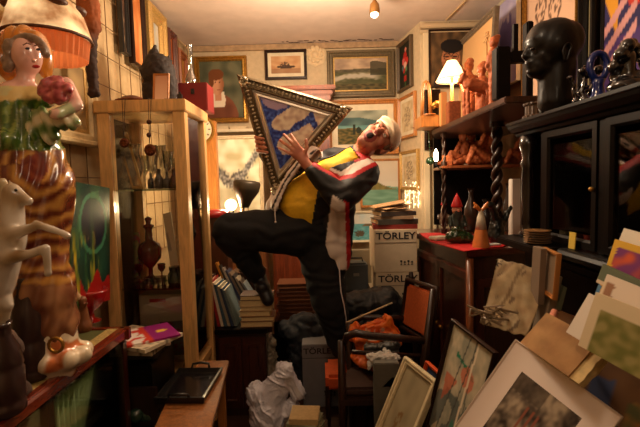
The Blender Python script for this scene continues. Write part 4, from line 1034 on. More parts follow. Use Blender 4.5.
# stool under the standing foot
fz=min(toeS.z,ankS.z)-.05
sx,sy=Q(345,380,2.55).x+.0,2.56
t=thing('orange_stool',(sx,sy,0),'low stool with an orange seat carrying the standing foot','stool')
bm=B();box(bm,(sx,sy,fz-.05),(.24,.26,.09));obj('seat',bm,mat((196,78,26),.6,0,.3,40,.2),t,bev=.02)
for dx in(-.1,.1):
    for dy in (-.1,.1):
        bm=B();cone(bm,(sx+dx*1.1,sy+dy*1.1,0),(sx+dx,sy+dy,fz-.095),.014,.018);obj('leg',bm,DKW,t)
# ================================================================ CENTRE BOTTOM
zb=P(240,328,2.6).z
xa,xb=-.655,P(264,340,2.6).x
t=thing('low_bookcase',((xa+xb)/2,2.8,0),'low dark wooden bookcase under the leaning books','bookcase')
bm=B();box(bm,((xa+xb)/2+.01,2.78,zb-.015),(xb-xa+.04,.42,.03));obj('top',bm,NEARB,t,bev=.004)
bm=B();box(bm,((xa+xb)/2+.01,2.8,(zb-.03)/2),(xb-xa,.36,zb-.03));obj('body',bm,wood((58,28,18),.4,.35,.3),t,bev=.004)
for s in (0,1):
    w=(xb-xa)/2-.01;bm=B();x=xa+.01+w/2+s*(w+.01);box(bm,(x,2.612,zb/2),(w,.016,zb-.12));ring(bm,[V((x-w/2+.02,2.603,.1)),V((x+w/2-.02,2.603,.1)),V((x+w/2-.02,2.603,zb-.1)),V((x-w/2+.02,2.603,zb-.1))],V((0,-1,0)),[(0,0),(0,.01),(.015,.01),(.02,0)])
    obj('door',bm,wood((72,32,20),.4,.35,.3),t)
def book(name,o,U,W,T,cc,label,group=None,pages=(214,196,160)):
    "o corner at spine; U height along the spine, W cover width, T thickness"
    o,U,W,T=V(o),V(U),V(W),V(T)
    t=thing(name,o+T/2,label,'book',group)
    bm=B();a=T*.1
    boxo(bm,o,U,W,a);boxo(bm,o+T-a,U,W,a);boxo(bm,o-W*.01,U,W*.03,T);obj('cover',bm,mat(cc,.55,0,.1,60,.15),t)
    bm=B();boxo(bm,o+U*.02+W*.03+a,U*.96,W*.94,T-2*a);obj('pages',bm,mat(pages,.85,var=.25,bs=50,stretch=(1,1,20)),t)
    return t
# upright row left
cs=[((52,44,40),'dark grey'),((150,26,26),'bright red'),((206,190,170),'cream white'),((60,84,100),'slate blue'),((150,140,120),'pale grey'),((42,58,84),'navy blue'),((96,110,110),'grey green')]
for k,(cc,nm) in enumerate(cs):
    x0=P(214+k*3.4,328,2.62).x;tx=-.045-.004*k;h=.30-.012*k
    book('book',(x0,2.63,zb+.003),(tx,0,h),(0,.2,0),V((.017,0,.0)),cc,nm+' tall book standing left of the paperback stack on the low bookcase','books standing on the low bookcase')
# records leaning at the back, above the stack
cr=[((190,130,40),'ochre'),((60,52,50),'charcoal'),((170,160,150),'light grey'),((50,60,90),'dark blue'),((120,100,84),'taupe'),((44,40,44),'blackish'),((150,138,120),'beige'),((70,58,50),'umber'),((110,120,126),'blue grey')]
for k,(cc,nm) in enumerate(cr):
    x0=P(236+k*3.2,300,2.85).x
    book('record_album',(x0,2.85,zb+.003),(-.13,0,.36-.018*k),(0,.12,0),V((.012,0,.003)),cc,nm+' record sleeve leaning left behind the paperback stack','record sleeves leaning behind the paperbacks')
# paperback stack
z=zb+.002
for k,(h,w,dx,cc,nm) in enumerate(((.035,.20,0,(150,116,80),'lowest tan'),(.03,.205,.004,(120,84,60),'second lowest brown'),(.034,.19,-.004,(170,130,80),'third from the bottom ochre'),(.028,.195,.002,(190,160,120),'middle pale'),(.036,.185,0,(200,176,130),'second highest cream'),(.03,.2,.003,(66,24,22),'topmost dark maroon'))):
    xx=P(238,300,2.56).x+dx
    book('paperback_book',(xx,2.74,z),(w,0,0),(0,-.14,0),(0,0,h),cc,nm+' book in the flat stack on the low bookcase','flat stack of paperbacks',(214,190,140));z+=h+.001
# turn pages to camera: cream page edges strips are visible through the cover gap
# brown flat books stack behind
z=.42;xx=P(276,300,3.2).x
bm=B();box(bm,(xx+.15,3.33,.205),(.34,.28,.41));fin(obj('wooden_crate',bm,NEARB,bev=.005),'dark crate carrying the stack of brown ledgers','crate')
for k in range(9):
    h=.026+.008*((k*7)%3)/2;book('ledger_book',(xx+.01*((k*5)%3),3.4,z+.0),(.27,0,0),(0,-.2,0),(0,0,h),[(90,44,26),(66,34,22),(100,56,32)][k%3],['lowest','second','third','fourth','fifth','sixth','seventh','eighth','topmost'][k]+(' brown ledger from the bottom of the stack between the legs' if 0<k<8 else ' brown ledger of the stack between the legs'),'brown ledgers stacked behind the legs',(120,74,44));z+=h+.001
def crump(s=.01,f=22,g=.5): return lambda p,n:s*(abs(NZ.noise(p*f))*2-.6)+s*g*NZ.noise(p*f*2.7)
# black bundle
def g1(bm):
    c=Q(306,330,2.95);cap(bm,c+V((-.1,0,0)),c+V((.1,0,.02)),.09,.1);ell(bm,c+V((0,0,.06)),(.12,.1,.07));cap(bm,c,V((c.x,c.y,.3)),.13,.14)
    cap(bm,V((c.x,c.y,.3)),V((c.x,c.y,.1)),.14,.13)
blob('crumpled_jacket',g1,.011,mat((34,38,48),.7,0,.3,50,.3),None,3,None,crump(.02,12),label='crumpled dark blue jacket heaped behind the standing leg',cat='jacket')
# clear plastic bundle
PLM=mat((206,200,190),.25,0,.2,30,.1,.5)
PLM=PLM
def g2(bm):
    c=Q(268,355,2.75);ell(bm,c+V((0,0,.05)),(.055,.05,.1));ell(bm,c+V((.0,0,-.1)),(.07,.06,.12));cap(bm,c,V((c.x,c.y,.08)),.06,.075)
blob('plastic_wrapped_bundle',g2,.008,mat((140,130,112),.2,0,.3,40,.4,.6),None,1,None,crump(.016,24),label='shiny plastic wrapped bundle beside the low bookcase',cat='bundle')
# white plastic bag
def g3(bm):
    a=lambda x,y,Y=2.35:P(x,y,Y)
    ell(bm,a(266,408),(.10,.1,.075));ell(bm,a(256,395),(.055,.07,.07));cap(bm,a(270,400),a(285,372),.085,.055);ell(bm,a(284,368),(.055,.05,.04));cap(bm,a(291,375),a(298,395),.03,.04)
    cap(bm,a(276,415),a(290,410),.06,.06);b=a(268,410);cap(bm,b,V((b.x,b.y,.06)),.11,.11)
def bagd(p,n):
    q=p+V((NZ.noise(p*7),NZ.noise(p*7+V((5,5,5))),NZ.noise(p*7+V((9,2,5)))))*.05
    q=V((q.x+q.z*.5,q.y,q.z*.45))
    return .010*NZ.noise(q*9)+.011*max(0,1-abs(NZ.noise(q*17))*6)+.004*max(0,1-abs(NZ.noise(q*38))*6)-.003
BAG=mat((240,238,250),.22,0,.35,90,.06,.5,trans=.25)
blob('plastic_bag',g3,.005,BAG,None,4,None,bagd,label='crumpled white plastic bag on the floor in front of the low bookcase',cat='bag')
# notebook pile
z=P(305,424,2.2).z-.03
bm=B();c=P(305,418,2.2);box(bm,(c.x,2.2,z/2),(.24,.2,z));fin(obj('cardboard_crate',bm,mat((70,50,36),.8),bev=.004),'dark crate under the notebooks next to the plastic bag','crate')
for k,(w,l,h,a,cc) in enumerate(((.17,.16,.022,5,(120,124,96)),(.165,.155,.02,14,(180,170,130)),(.16,.15,.02,9,(150,150,120)),(.15,.14,.03,20,(204,176,124)))):
    r=M.Rotation(R(a-25),3,'Z');U=r@V((w,0,0));W=r@V((0,l,0))
    book('notebook',V((c.x,2.2,z))-U/2-W/2,U,W,(0,0,h),cc,['bottom','second lowest','third','topmost tan'][k]+' notebook of the small pile beside the plastic bag','notebooks beside the plastic bag',(220,206,160));z+=h+.001
# Torley cartons
INK=mat((30,26,30),.7)
def carton(x0,x1,y0,y1,Y,dep,label,zbase=None,big=True,c=(204,184,154),ry=0):
    a=P(x0,y1,Y);b=P(x1,y0,Y);a2=P(x1,y1,Y);z0=zbase if zbase is not None else (a.z+a2.z)/2;z1=b.z
    t=thing('wine_carton',((a.x+b.x)/2,Y+dep/2,z0),label,'box')
    w=b.x-a.x
    bm=B();box(bm,((a.x+b.x)/2,Y+dep/2,(z0+z1)/2),(w,dep,z1-z0));obj('box',bm,mat(c,.8,0,.1,20,.08),t,bev=.004)
    X90=M.Rotation(R(90),3,'X')
    txt('printed_name','TÖRLEY',((a.x+b.x)/2,Y-.0012,z1-.045),.062*w/.28,INK,t,X90,sx=1.15)
    bm=B();box(bm,((a.x+b.x)/2,Y-.001,z1-.004-.085),(w*.98,.002,.002));obj('printed_line',bm,INK,t)
    bm=B()
    for k in range(4):
        xx=b.x-w*.38+k*w*.085;zz=z0+(z1-z0)*.22
        if k%2==0: lathe(bm,(xx,Y-.0015,zz),[(.0,0)],3) if False else box(bm,(xx,Y-.0008,zz+.012),(.014,.002,.012))
        box(bm,(xx,Y-.0008,zz),(.004,.002,.022));box(bm,(xx,Y-.0008,zz-.012),(.014,.002,.004))
        if k%2: box(bm,(xx,Y-.0008,zz+.006),(.012,.002,.012),M.Rotation(R(45),3,'Y'))
    obj('handling_mark',bm,INK,t);return t,z0,z1,a.x,b.x
t1,z0a,z1a,ax,bx=carton(377,419,272,302,2.9,.3,'lower pale wine carton reading TÖRLEY under its twin')
t2,z0b,z1b,_,_=carton(375,417,229,271,2.9,.3,'upper pale wine carton reading TÖRLEY with papers piled on it',zbase=z1a+.001)
bm=B();box(bm,((ax+bx)/2,3.05,z0a/2),(.3,.3,z0a-.002));fin(obj('wooden_chest',bm,NEARB,bev=.005),'dark chest hidden under the two stacked wine cartons','chest')
carton(303,338,344,388,2.7,.2,'grey wine carton reading TÖRLEY on the floor behind the standing leg',zbase=.0,c=(120,118,122))
# things on the cartons
z=z1b+.001;mx=(ax+bx)/2
for k,(w,l,h,cc,lb) in enumerate(((.30,.26,.03,(130,36,26),'dark red flat book directly on the upper wine carton'),(.28,.25,.035,(70,64,54),'dark grey album in the pile on the upper wine carton'),(.27,.24,.02,(150,120,90),'tan folder in the pile on the upper wine carton'),(.25,.23,.03,(60,50,44),'black-brown box file near the top of the carton pile'))):
    r=M.Rotation(R([-4,6,-9,10][k]),3,'Z');U=r@V((w,0,0));W=r@V((0,l,0))
    book('flat_book',V((mx,3.05,z))-U/2-W/2,U,W,(0,0,h),cc,lb,None,(190,160,120));z+=h+.001
for k in range(4):
    r=M.Rotation(R([12,-15,30,-5][k]),3,'Z');U=r@V((.22,0,.012*k));W=r@V((0,.2,.01))
    canvas('paper_sheet',V((mx-.01*k,3.05,z+.004))-U/2-W/2,U,W,lambda u,v,k=k:mixc((206,170,126),(160,120,80),.4+nz(u*4,v*5,k)),None,VC,8,8,.004);z+=.014
    o=bpy.data.objects[-1] if False else col.objects[-1];fin(o,['lowest crumpled brown paper on the carton pile','second brown paper on the carton pile','third skewed brown paper on the carton pile','topmost curled tan paper on the carton pile'][k],'paper',None)
# grey case, silver box
bm=B();a=P(345,292,2.95);b=P(368,263,2.95)
t=thing('grey_case',((a.x+b.x)/2,3.02,a.z),'small blue-grey hard case behind the standing leg','case')
box(bm,((a.x+b.x)/2,3.02,(a.z+b.z)/2),(b.x-a.x,.14,b.z-a.z));obj('body',bm,mat((84,92,96),.5),t,bev=.014)
bm=B();tube(bm,[(a.x+.03,3.02,b.z-.004),(a.x+.035,3.02,b.z+.025),(b.x-.035,3.02,b.z+.025),(b.x-.03,3.02,b.z-.004)],.006,8);obj('handle',bm,BLK,t,smooth=True)
bm=B();box(bm,((a.x+b.x)/2,2.948,(a.z+b.z)/2+.02),(.04,.004,.02));obj('latch',bm,mat((170,170,160),.3,.8),t)
bm=B();box(bm,((a.x+b.x)/2-.02,3.1,a.z/2),(.26,.3,a.z-.002));fin(obj('storage_chest',bm,NEARB,bev=.006),'dark storage chest under the blue-grey case','chest')
bm=B();q0=P(362,250,3.2);box(bm,(q0.x,3.22,a.z/2+q0.z/2),(.18,.05,q0.z-a.z));fin(obj('metal_box',bm,mat((150,136,110),.35,.4),bev=.006),'pale metal box behind the blue-grey case','box')
# armchair with orange back
t=thing('armchair',(.36,2.3,0),'dark wooden armchair with orange upholstered back heaped with bags','chair')
sz=.36
bm=B();prism(bm,[(.07,2.10),(.50,2.10),(.56,2.56),(.28,2.56),(.12,2.41)],sz-.04,sz);obj('seat_frame',bm,DKW,t,bev=.006)
bm=B();prism(bm,[(.09,2.12),(.49,2.12),(.54,2.54),(.29,2.54),(.14,2.41)],sz+.001,sz+.045);obj('seat',bm,mat((60,34,24),.7,0,.3,60,.2),t,bev=.014)
lg=[(.09,2.12,.72),(.50,2.13,1.0),(.56,2.53,1.05),(.15,2.39,.72)]
TP=[P(360,340,2.12),P(428,338,2.1)]
bp0=Q(399,340,2.2);bp1=Q(410,270,2.5)
for k,(x,y,zz) in enumerate(lg):
    bm=B();top=TP[0].z if k in(0,3) else (P(424,330,2.13).z if k==1 else P(411,272,2.53).z)
    if k==2: xt=P(411,272,2.53).x;tube(bm,[(x,y,0),(x,y,.45),(xt,y+.0,top-.04),(xt,y,top)],[.02,.022,.018,.012],8)
    elif k==1: xt=P(432,286,2.2).x;tube(bm,[(x,y,0),(x,y,.45),(xt,y+.05,P(434,288,2.2).z)],[.02,.022,.016],8)
    else: tube(bm,[(x,y,0),(x,y,.3),(x,y,top)],[.015,.022,.018],8)
    obj('leg',bm,DKW,t,smooth=True)
# back panel
p1=P(407,284,2.5);p2=P(431,292,2.22);p3=P(402,324,2.5);p4=P(420,336,2.2)
bm=B();U=p2-p1;W=p3-p1;N_=W.cross(U).normalized()
if N_.x>0:N_=-N_
boxo(bm,p3,U,-W,-N_*.03);obj('back_panel',bm,mat((190,92,40),.75,0,.4,80,.2),t,bev=.01)
bm=B();e=[p3-U*.08-W*-.08,p3+U*1.08,p1+U*1.08-W*.08,p1-U*.08-W*.08]
e=[p3-U*.1+W*.1,p3+U*1.1+W*.1,p1+U*1.1-W*.1,p1-U*.1-W*.1];tube(bm,[x-N_*.015 for x in e],.017,8,True);obj('back_frame',bm,DKW,t,smooth=True)
for (yy,pts) in ((0,[P(424,341,2.1),P(400,338,2.1),P(372,336,2.1),P(356,333,2.1),P(347,336,2.11),P(344,344,2.12)]),(1,[P(410,318,2.5),P(385,318,2.5),P(362,317,2.5),P(354,322,2.5)])):
    bm=B();tube(bm,pts,[.017,.018,.019,.02,.02,.014][:len(pts)],10);obj('armrest',bm,DKW,t,smooth=True)
bm=B();tube(bm,[P(352,352,2.12),P(420,356,2.12)],.012,8);obj('stretcher',bm,DKW,t,smooth=True)
# black sack
def g4(bm):
    a=lambda x,y,Y=2.75:P(x,y,Y)
    cap(bm,a(352,306),a(385,302),.1,.11);cap(bm,a(385,302),a(400,315),.1,.09);ell(bm,a(365,320),(.15,.12,.09));c=a(372,330);cap(bm,c,V((c.x,c.y,.16)),.17,.16);
blob('black_bag',g4,.011,mat((18,18,22),.55,0,.3,40,.2,.1),None,3,None,crump(.014,12),label='big black bag lying behind the armchair',cat='bag')
bm=B();tube(bm,[P(346,323,2.42),P(392,303,2.6)],.006,8);fin(obj('metal_rod',bm,mat((200,186,150),.3,.5)),'thin pale rod lying across the black bag','rod')
# orange bag on chair
zS=sz+.047
def g5(bm):
    a=lambda x,y,Y=2.34:P(x,y,Y)
    ell(bm,a(370,335),(.13,.11,.05));cap(bm,a(355,330),a(385,322),.045,.05);cap(bm,a(385,322),a(396,340),.045,.04);c=a(372,345);cap(bm,c,V((c.x,c.y,zS+.09)),.10,.085)
    ell(bm,V((c.x,c.y,zS+.065)),(.12,.11,.06))
def oc(p,n):
    x,y=proj(p);w=nz(p.x*26,p.z*26,p.y*26)
    if 366<x<392 and 328<y<346 and w>.1: return (220,210,190)
    return mixc((206,84,20),(230,120,40),.5+w)
def g5d(p,n):
    c=P(372,330,2.34);d=math.hypot(p.x-c.x,(p.y-c.y));return crump(.012,18)(p,n)-(.035 if (d<.08 and n.z>.3) else 0)
blob('orange_bag',g5,.007,mat(kind='vcol',rough=.5,bump=.2,bs=40,key='ob'),None,2,oc,g5d,label='bright orange shopping bag on the armchair seat',cat='bag')
def g6(bm):
    a=lambda x,y,Y=2.22:P(x,y,Y)
    cap(bm,a(368,348),a(396,345),.024,.026);cap(bm,a(370,352),a(396,352),.026,.022)
blob('wrapped_parcel',g6,.006,mat((70,72,70),.35,0,.3,60,.4,.3),None,1,None,crump(.008,30),label='grey and black wrapped parcel on the armchair under the orange bag',cat='parcel')
def g7(bm):
    a=lambda x,y,Y=2.08:P(x,y,Y)
    cap(bm,a(370,356),a(396,357),.02,.022);cap(bm,a(372,360),a(368,370),.018,.008);cap(bm,a(390,358),a(388,372),.02,.01);cap(bm,a(378,362),a(386,364),.02,.02);cap(bm,a(396,358),a(384,350,2.12),.014,.01)
blob('white_cloth_rag',g7,.005,mat((226,222,216),.7,0,.2,40,.1),None,1,None,crump(.01,34),label='white plastic rag draped over the front rail of the armchair',cat='rag')
bm=B();a=P(375,398,2.2);b=P(397,363,2.2);box(bm,((a.x+b.x)/2,2.2,b.z/2),(b.x-a.x,.06,b.z-.004));fin(obj('grey_board_box',bm,mat((96,90,78),.7),bev=.004),'grey box standing upright under the armchair rail','box') if False else bm.free()
t=thing('toy_box',(P(386,380,2.04).x,2.0,0),'grey flat box standing in front of the armchair seat','box')
bm=B();x0=P(374,390,2.02).x;x1=P(399,390,2.02).x;zt_=P(386,362,2.02).z;box(bm,((x0+x1)/2,2.03,zt_/2),(x1-x0,.05,zt_));obj('body',bm,mat((92,88,78),.7,var=.15),t,bev=.004)
bm=B();zz=P(384,383,2.02).z;f=bm.faces.new([bm.verts.new(q) for q in ((P(383,387,2).x,2.003,P(383,387,2).z),(P(399,387,2).x,2.003,P(399,387,2).z),(P(393,377,2).x,2.003,P(393,377,2).z))]);bmesh.ops.solidify(bm,geom=[f],thickness=.003);obj('pale_label',bm,mat((200,176,130),.6),t)
# ================================================================ RIGHT CENTRE : corner cabinet with red cloth
zc=1.08
pg=[(.755,2.2),(.67,3.04),(.72,3.3),(1.38,3.3),(1.38,2.36)]
t=thing('corner_cabinet',(1.0,2.7,0),'dark wooden corner cabinet under the red cloth with gnome figures','cabinet')
bm=B();prism(bm,[(x,y) for x,y in pg],zc-.035,zc);obj('top',bm,MAHO,t,bev=.005)
bm=B();prism(bm,[(.775,2.23),(.70,3.04),(.74,3.28),(1.36,3.28),(1.36,2.39)],0,zc-.036);obj('body',bm,wood((66,30,20),.5,.3,.4),t,bev=.004)
A=V((.775,2.23,0));Bq=V((.70,3.04,0));d=(Bq-A).normalized();nn_=V((-d.y,d.x,0))
for s in (0,1):
    o=A+d*(.03+s*.39)+V((0,0,.1));bm=B();pl_=[o,o+V((0,0,.82)),o+d*.36+V((0,0,.82)),o+d*.36]
    ring(bm,pl_[::-1],nn_,[(0,0),(0,.014),(.04,.014),(.05,.004),(.05,0)]);dd=obj('door',bm,wood((84,38,24),.5,.3,.4),t)
    bm=B();ell(bm,o+d*(.33 if s==0 else .03)+V((0,0,.45))+nn_*.02,.014);obj('knob',bm,GOLD,dd,smooth=True)
A2=V((.775,2.23,0));d2=(V((1.36,2.39,0))-A2).normalized();n2=V((d2.y,-d2.x,0));o=A2+d2*.04+V((0,0,.1));bm=B();ring(bm,[o,o+d2*.5,o+d2*.5+V((0,0,.82)),o+V((0,0,.82))],n2,[(0,0),(0,.014),(.04,.014),(.05,.004),(.05,0)]);obj('door',bm,wood((84,38,24),.5,.3,.4),t)
bm=B();cone(bm,(.776,2.225,.02),(.776,2.225,zc-.04),.02,.02,12);obj('corner_post',bm,wood((130,70,36),.4,.3,.4),t,smooth=True)
bm=B();prism(bm,[(.735,2.185),(.66,2.55),(.69,3.0),(1.0,2.95),(1.08,2.42),(.98,2.30)],zc+.001,zc+.006)
fin(obj('red_cloth',bm,mat((200,20,22),.75,0,.3,80,.12)),'bright red cloth spread over the corner cabinet top','cloth')
ZR=zc+.007
def on(px,py): 
    return PZ(px,py,ZR)
# cone vase
c=on(481,247)
t=thing('cone_vase',c,'white and orange cone vase with a fish-tail top on the red cloth','vase')
sc_=c.y/430;bm=B();Hh=42*sc_
lathe(bm,c,[(.0,0),(8.5*sc_,0),(8.2*sc_,.02),(5.6*sc_,18*sc_)],24);obj('body',bm,mat((206,120,60),.35,0,.1,30,.2,.4),t,smooth=True,angle=50)
bm=B();lathe(bm,c,[(5.6*sc_,18.1*sc_),(3.8*sc_,30*sc_),(1.8*sc_,36*sc_),(1.4*sc_,38*sc_),(0,39*sc_)],24);obj('neck',bm,mat((214,200,176),.35,coat=.4),t,smooth=True)
def tl(bm):
    z=c+V((0,0,36*sc_))
    for s in(-1,1): cap(bm,z,z+V((s*4.5*sc_,0,5*sc_)),.008,.012);cap(bm,z+V((s*4.5*sc_,0,5*sc_)),z+V((s*7*sc_,0,9*sc_)),.012,.005);cap(bm,z+V((s*4*sc_,0,4*sc_)),z+V((s*7.5*sc_,0,4*sc_)),.009,.004)
blob('fish_tail',tl,.004,mat((206,120,50),.35,coat=.4),t,1)
# gnomes
def gnome(c,s,label,coat,hat=(190,20,20),beard=(196,180,160),grp=None):
    t=thing('garden_gnome',c,label,'figurine',grp)
    def f(bm):
        ell(bm,c+V((0,0,.03*s)),(.045*s,.04*s,.03*s));cap(bm,c+V((0,0,.04*s)),c+V((0,0,.12*s)),.045*s,.034*s)
        for e in(-1,1): cap(bm,c+V((e*.04*s,0,.12*s)),c+V((e*.045*s,-.025*s,.07*s)),.014*s,.012*s);cap(bm,c+V((e*.018*s,-.03*s,.012*s)),c+V((e*.02*s,-.045*s,.01*s)),.014*s,.013*s)
    blob('body',f,.006,mat(coat,.35,0,.2,60,.35,.4),t,1)
    bm=B();ell(bm,c+V((0,0,.165*s)),(.03*s,.03*s,.032*s));ell(bm,c+V((0,-.032*s,.162*s)),.008*s);h_=obj('head',bm,mat((206,140,110),.5),t,smooth=True)
    def fb_(bm): ell(bm,c+V((0,-.022*s,.135*s)),(.026*s,.016*s,.034*s));cap(bm,c+V((0,-.026*s,.12*s)),c+V((0,-.034*s,.09*s)),.016*s,.006*s)
    blob('beard',fb_,.004,mat(beard,.8,0,.5,90,.3),t,1)
    bm=B();lathe(bm,c+V((0,0,.182*s)),[(.033*s,0),(.034*s,.008*s),(.026*s,.03*s),(.014*s,.06*s),(.0,.085*s)],16);obj('hat',bm,mat(hat,.5),t,smooth=True)
gnome(on(443,226),.92,'white-bearded gnome in a red pointed hat at the left of the red cloth',(110,84,66))
gnome(on(457,237),1.05,'gnome with dark green coat and bent red hat in front of the orange figure',(30,48,40),beard=(50,50,44))
gnome(on(430,222),.55,'smallest gnome, at the far left edge of the red cloth',(120,50,36),beard=(150,120,100))
def g8(bm):
    c=on(456,243);cap(bm,c+V((-.03,0,.035)),c+V((.04,0,.035)),.034,.04);ell(bm,c+V((.07,-.01,.03)),.032)
    ell(bm,c+V((0,0,.07)),.03)
blob('green_glazed_frog',g8,.006,mat((36,64,32),.2,0,.3,40,.6,.7),None,1,None,lambda p,n:.005*nz(p.x*60,p.y*60,p.z*60),label='green and gold glazed lump figurine in front of the gnomes',cat='figurine')
c=on(472,230);t=None
def g9(bm):
    cap(bm,c+V((0,0,.04)),c+V((0,0,.14)),.045,.036);ell(bm,c+V((-.01,0,.19)),(.032,.03,.032))
blob('dark_bear_figure',g9,.006,mat((30,34,34),.4,0,.4,60,.3,.3),None,1,None,lambda p,n:.004*nz(p.x*70,p.y*70,p.z*70),label='dark seated bear figure beside the cone vase',cat='figurine')
bm=B();tube(bm,[c+V((-.04,-.03,.16)),c+V((-.052,-.035,.13)),c+V((-.04,-.045,.10)),c+V((-.02,-.05,.11))],.012,8);fin(obj('red_ribbon',bm,mat((196,24,30),.5),smooth=True),'curled red ribbon in front of the dark bear figure','ribbon')
def g10(bm):
    c=on(458,215);c=V((c.x,2.8,ZR));cap(bm,c+V((0,0,.05)),c+V((0,0,.17)),.05,.06);ell(bm,c+V((0,0,.26)),(.055,.055,.065));ell(bm,c+V((0,-.055,.25)),.014);cap(bm,c+V((-.05,0,.17)),c+V((-.06,-.04,.08)),.022,.018)
blob('terracotta_bust',g10,.007,TERRA,None,2,None,lambda p,n:.003*nz(p.x*60,p.y*60,p.z*60),label='reddish clay bust standing behind the two gnomes',cat='bust')
for (px,Y,r,h_,cc,lb) in ((471,3.05,.05,.30,(60,40,28),'tall brown vase at the back of the corner cabinet between the gnomes and the column'),(486,3.1,.06,.22,(36,26,22),'round dark vase behind the cone vase'),(508,2.95,.035,.33,(54,36,26),'slim dark bottle vase right of the twisted column')):
    q_=P(px,200,Y);bm=B();lathe(bm,(q_.x,Y,ZR),[(r*.6,0),(r*.7,.01),(r,h_*.35),(r*.9,h_*.55),(r*.35,h_*.78),(r*.3,h_*.9),(r*.5,h_),(0,h_*.98)],22);fin(obj('dark_vase',bm,mat(cc,.3,0,.1,30,.4,.3),smooth=True),lb,'vase')
def g11(bm):
    c=on(500,246);cap(bm,c+V((.03,.12,.04)),c+V((.03,.12,.12)),.05,.035);cap(bm,c+V((.03,.12,.12)),c+V((.0,.1,.2)),.025,.02);ell(bm,c+V((-.02,.09,.22)),(.03,.02,.02));cap(bm,c+V((.06,.12,.1)),c+V((.12,.14,.2)),.02,.012)
blob('dark_dragon_figure',g11,.007,mat((24,28,26),.3,0,.4,50,.3,.4),None,1,None,lambda p,n:.006*nz(p.x*60,p.y*60,p.z*60),label='dark glazed dragon figure right of the cone vase',cat='figurine')
bm=B();c=on(438,240);boxo(bm,c+V((-.03,-.05,.001)),V((.10,.03,0)),V((-.02,.09,0)),V((0,0,.02)));fin(obj('white_roll',bm,mat((216,206,186),.6),bev=.006),'small white paper packet at the front edge of the red cloth','packet')
bm=B();c=on(492,246);boxo(bm,c+V((-.03,-.0,.001)),V((.09,.02,0)),V((-.01,.05,0)),V((0,0,.006)));fin(obj('envelope',bm,mat((190,190,186),.6)),'small pale card lying at the right end of the red cloth','card')
# ---------------- etagere shelves with twisted columns
t=thing('wooden_etagere',(1.05,2.7,ZR),'dark wooden corner shelf unit with twisted columns carrying clay figures','shelf unit')
ST=1.80
bm=B();prism(bm,[(.80,3.05),(.80,1.86),(1.40,1.86),(1.40,3.4),(.92,3.4)],ST-.03,ST);obj('upper_shelf',bm,wood((74,42,26),.5,.35,.3),t,bev=.005)
SL=P(440,166,2.9).z
bm=B();prism(bm,[(.815,2.86),(1.40,2.86),(1.40,3.4),(.90,3.4)],SL-.02,SL);obj('lower_shelf',bm,wood((150,80,44),.4,.35,.3),t,bev=.004)
bm=B();box(bm,(1.15,3.39,(ST+zc)/2),(.5,.02,ST-zc-.04));obj('back_panel',bm,NEARB,t)
def twist(c0,z0,z1,r,name='twisted_column'):
    bm=B();n=int((z1-z0)/.008)
    for s in (0,math.pi):
        pts=[V((c0[0]+r*.55*math.cos(s+k*.32),c0[1]+r*.55*math.sin(s+k*.32),z0+(z1-z0)*k/n)) for k in range(n+1)];tube(bm,pts,r*.62,8)
    for z_ in (z0,z1-.03): cone(bm,(c0[0],c0[1],z_),(c0[0],c0[1],z_+.03),r*1.4,r*1.4,16)
    obj(name,bm,DKW,t,smooth=True,angle=60)
pc_=P(497,180,2.45);twist((pc_.x,2.45),ZR,ST-.031,.028)
twist((.845,2.92),ZR,SL-.021,.014);twist((.845,2.92),SL,ST-.031,.014)
twist((1.33,2.0),ZR,ST-.031,.022)
# ================================================================ clay figures
ZT2=ST+.001
def clay(name,label,f,cat='clay figure',vox=.006,m=None): return blob(name,f,vox,m or TERRA,None,2,None,lambda p,n:.005*nz(p.x*55,p.y*55,p.z*55),label=label,cat=cat)
def zat(px,py,Y,z): 
    p=P(px,py,Y);return V((p.x,Y,z))
def bull(bm):
    c=zat(470,110,2.55,ZT2);a=lambda x,y:P(x,y,2.55)
    cap(bm,a(468,84),a(482,87),.036,.036)
    for dx in(-.03,.03):
        for xx in (466,486): p=a(xx,92);cap(bm,V((p.x,2.55+dx,p.z)),V((p.x,2.55+dx,ZT2+.01)),.014,.012)
    cap(bm,a(467,82),a(463,76),.026,.02);cap(bm,a(463,77),a(459,83),.019,.012)
    for s in(-1,1): cap(bm,a(464,74)+V((0,s*.02,0)),a(464+s*3.5,70)+V((0,s*.03,0)),.008,.007);cap(bm,a(464+s*3.5,70)+V((0,s*.03,0)),a(465+s*4,65)+V((0,s*.03,0)),.006,.003)
clay('clay_bull','horned clay bull standing in front of the lit lamp on the top shelf',bull)
def clayhead(px,py,Y,k,turn):
    def f(bm):
        p=P(px,py,Y);ell(bm,p,(.034*k,.036*k,.042*k));ell(bm,p+V((-.012*k,-.034*k,-.006*k)),.010*k);ell(bm,p+V((.01,0.01,.03*k)),.03*k);cap(bm,p+V((0,0,-.03*k)),p+V((0,0,-.08*k)),.02*k,.03*k)
        cap(bm,p+V((-.05*k,0,-.095*k)),p+V((.05*k,0,-.095*k)),.03*k,.03*k);q=p+V((0,0,-.12*k));cap(bm,p+V((0,0,-.1*k)),V((q.x,Y,ZT2+.03)),.05*k,.045*k);cap(bm,p+V((-.05*k,0,-.1*k)),p+V((-.045*k,-.03,-.18*k)),.022*k,.018*k);cap(bm,p+V((.06*k,0,-.1*k)),p+V((.03*k,-.05,-.17*k)),.018*k,.014*k)
        ell(bm,V((q.x,Y,ZT2+.025)),(.06*k,.05*k,.025))
    return f
clay('clay_figure','clay figure with arms folded right behind the clay bull',clayhead(482,69,2.68,.85,1))
clay('clay_figure','round-headed clay figure between the lamp and the clay bull',clayhead(469,66,2.95,.95,-1))
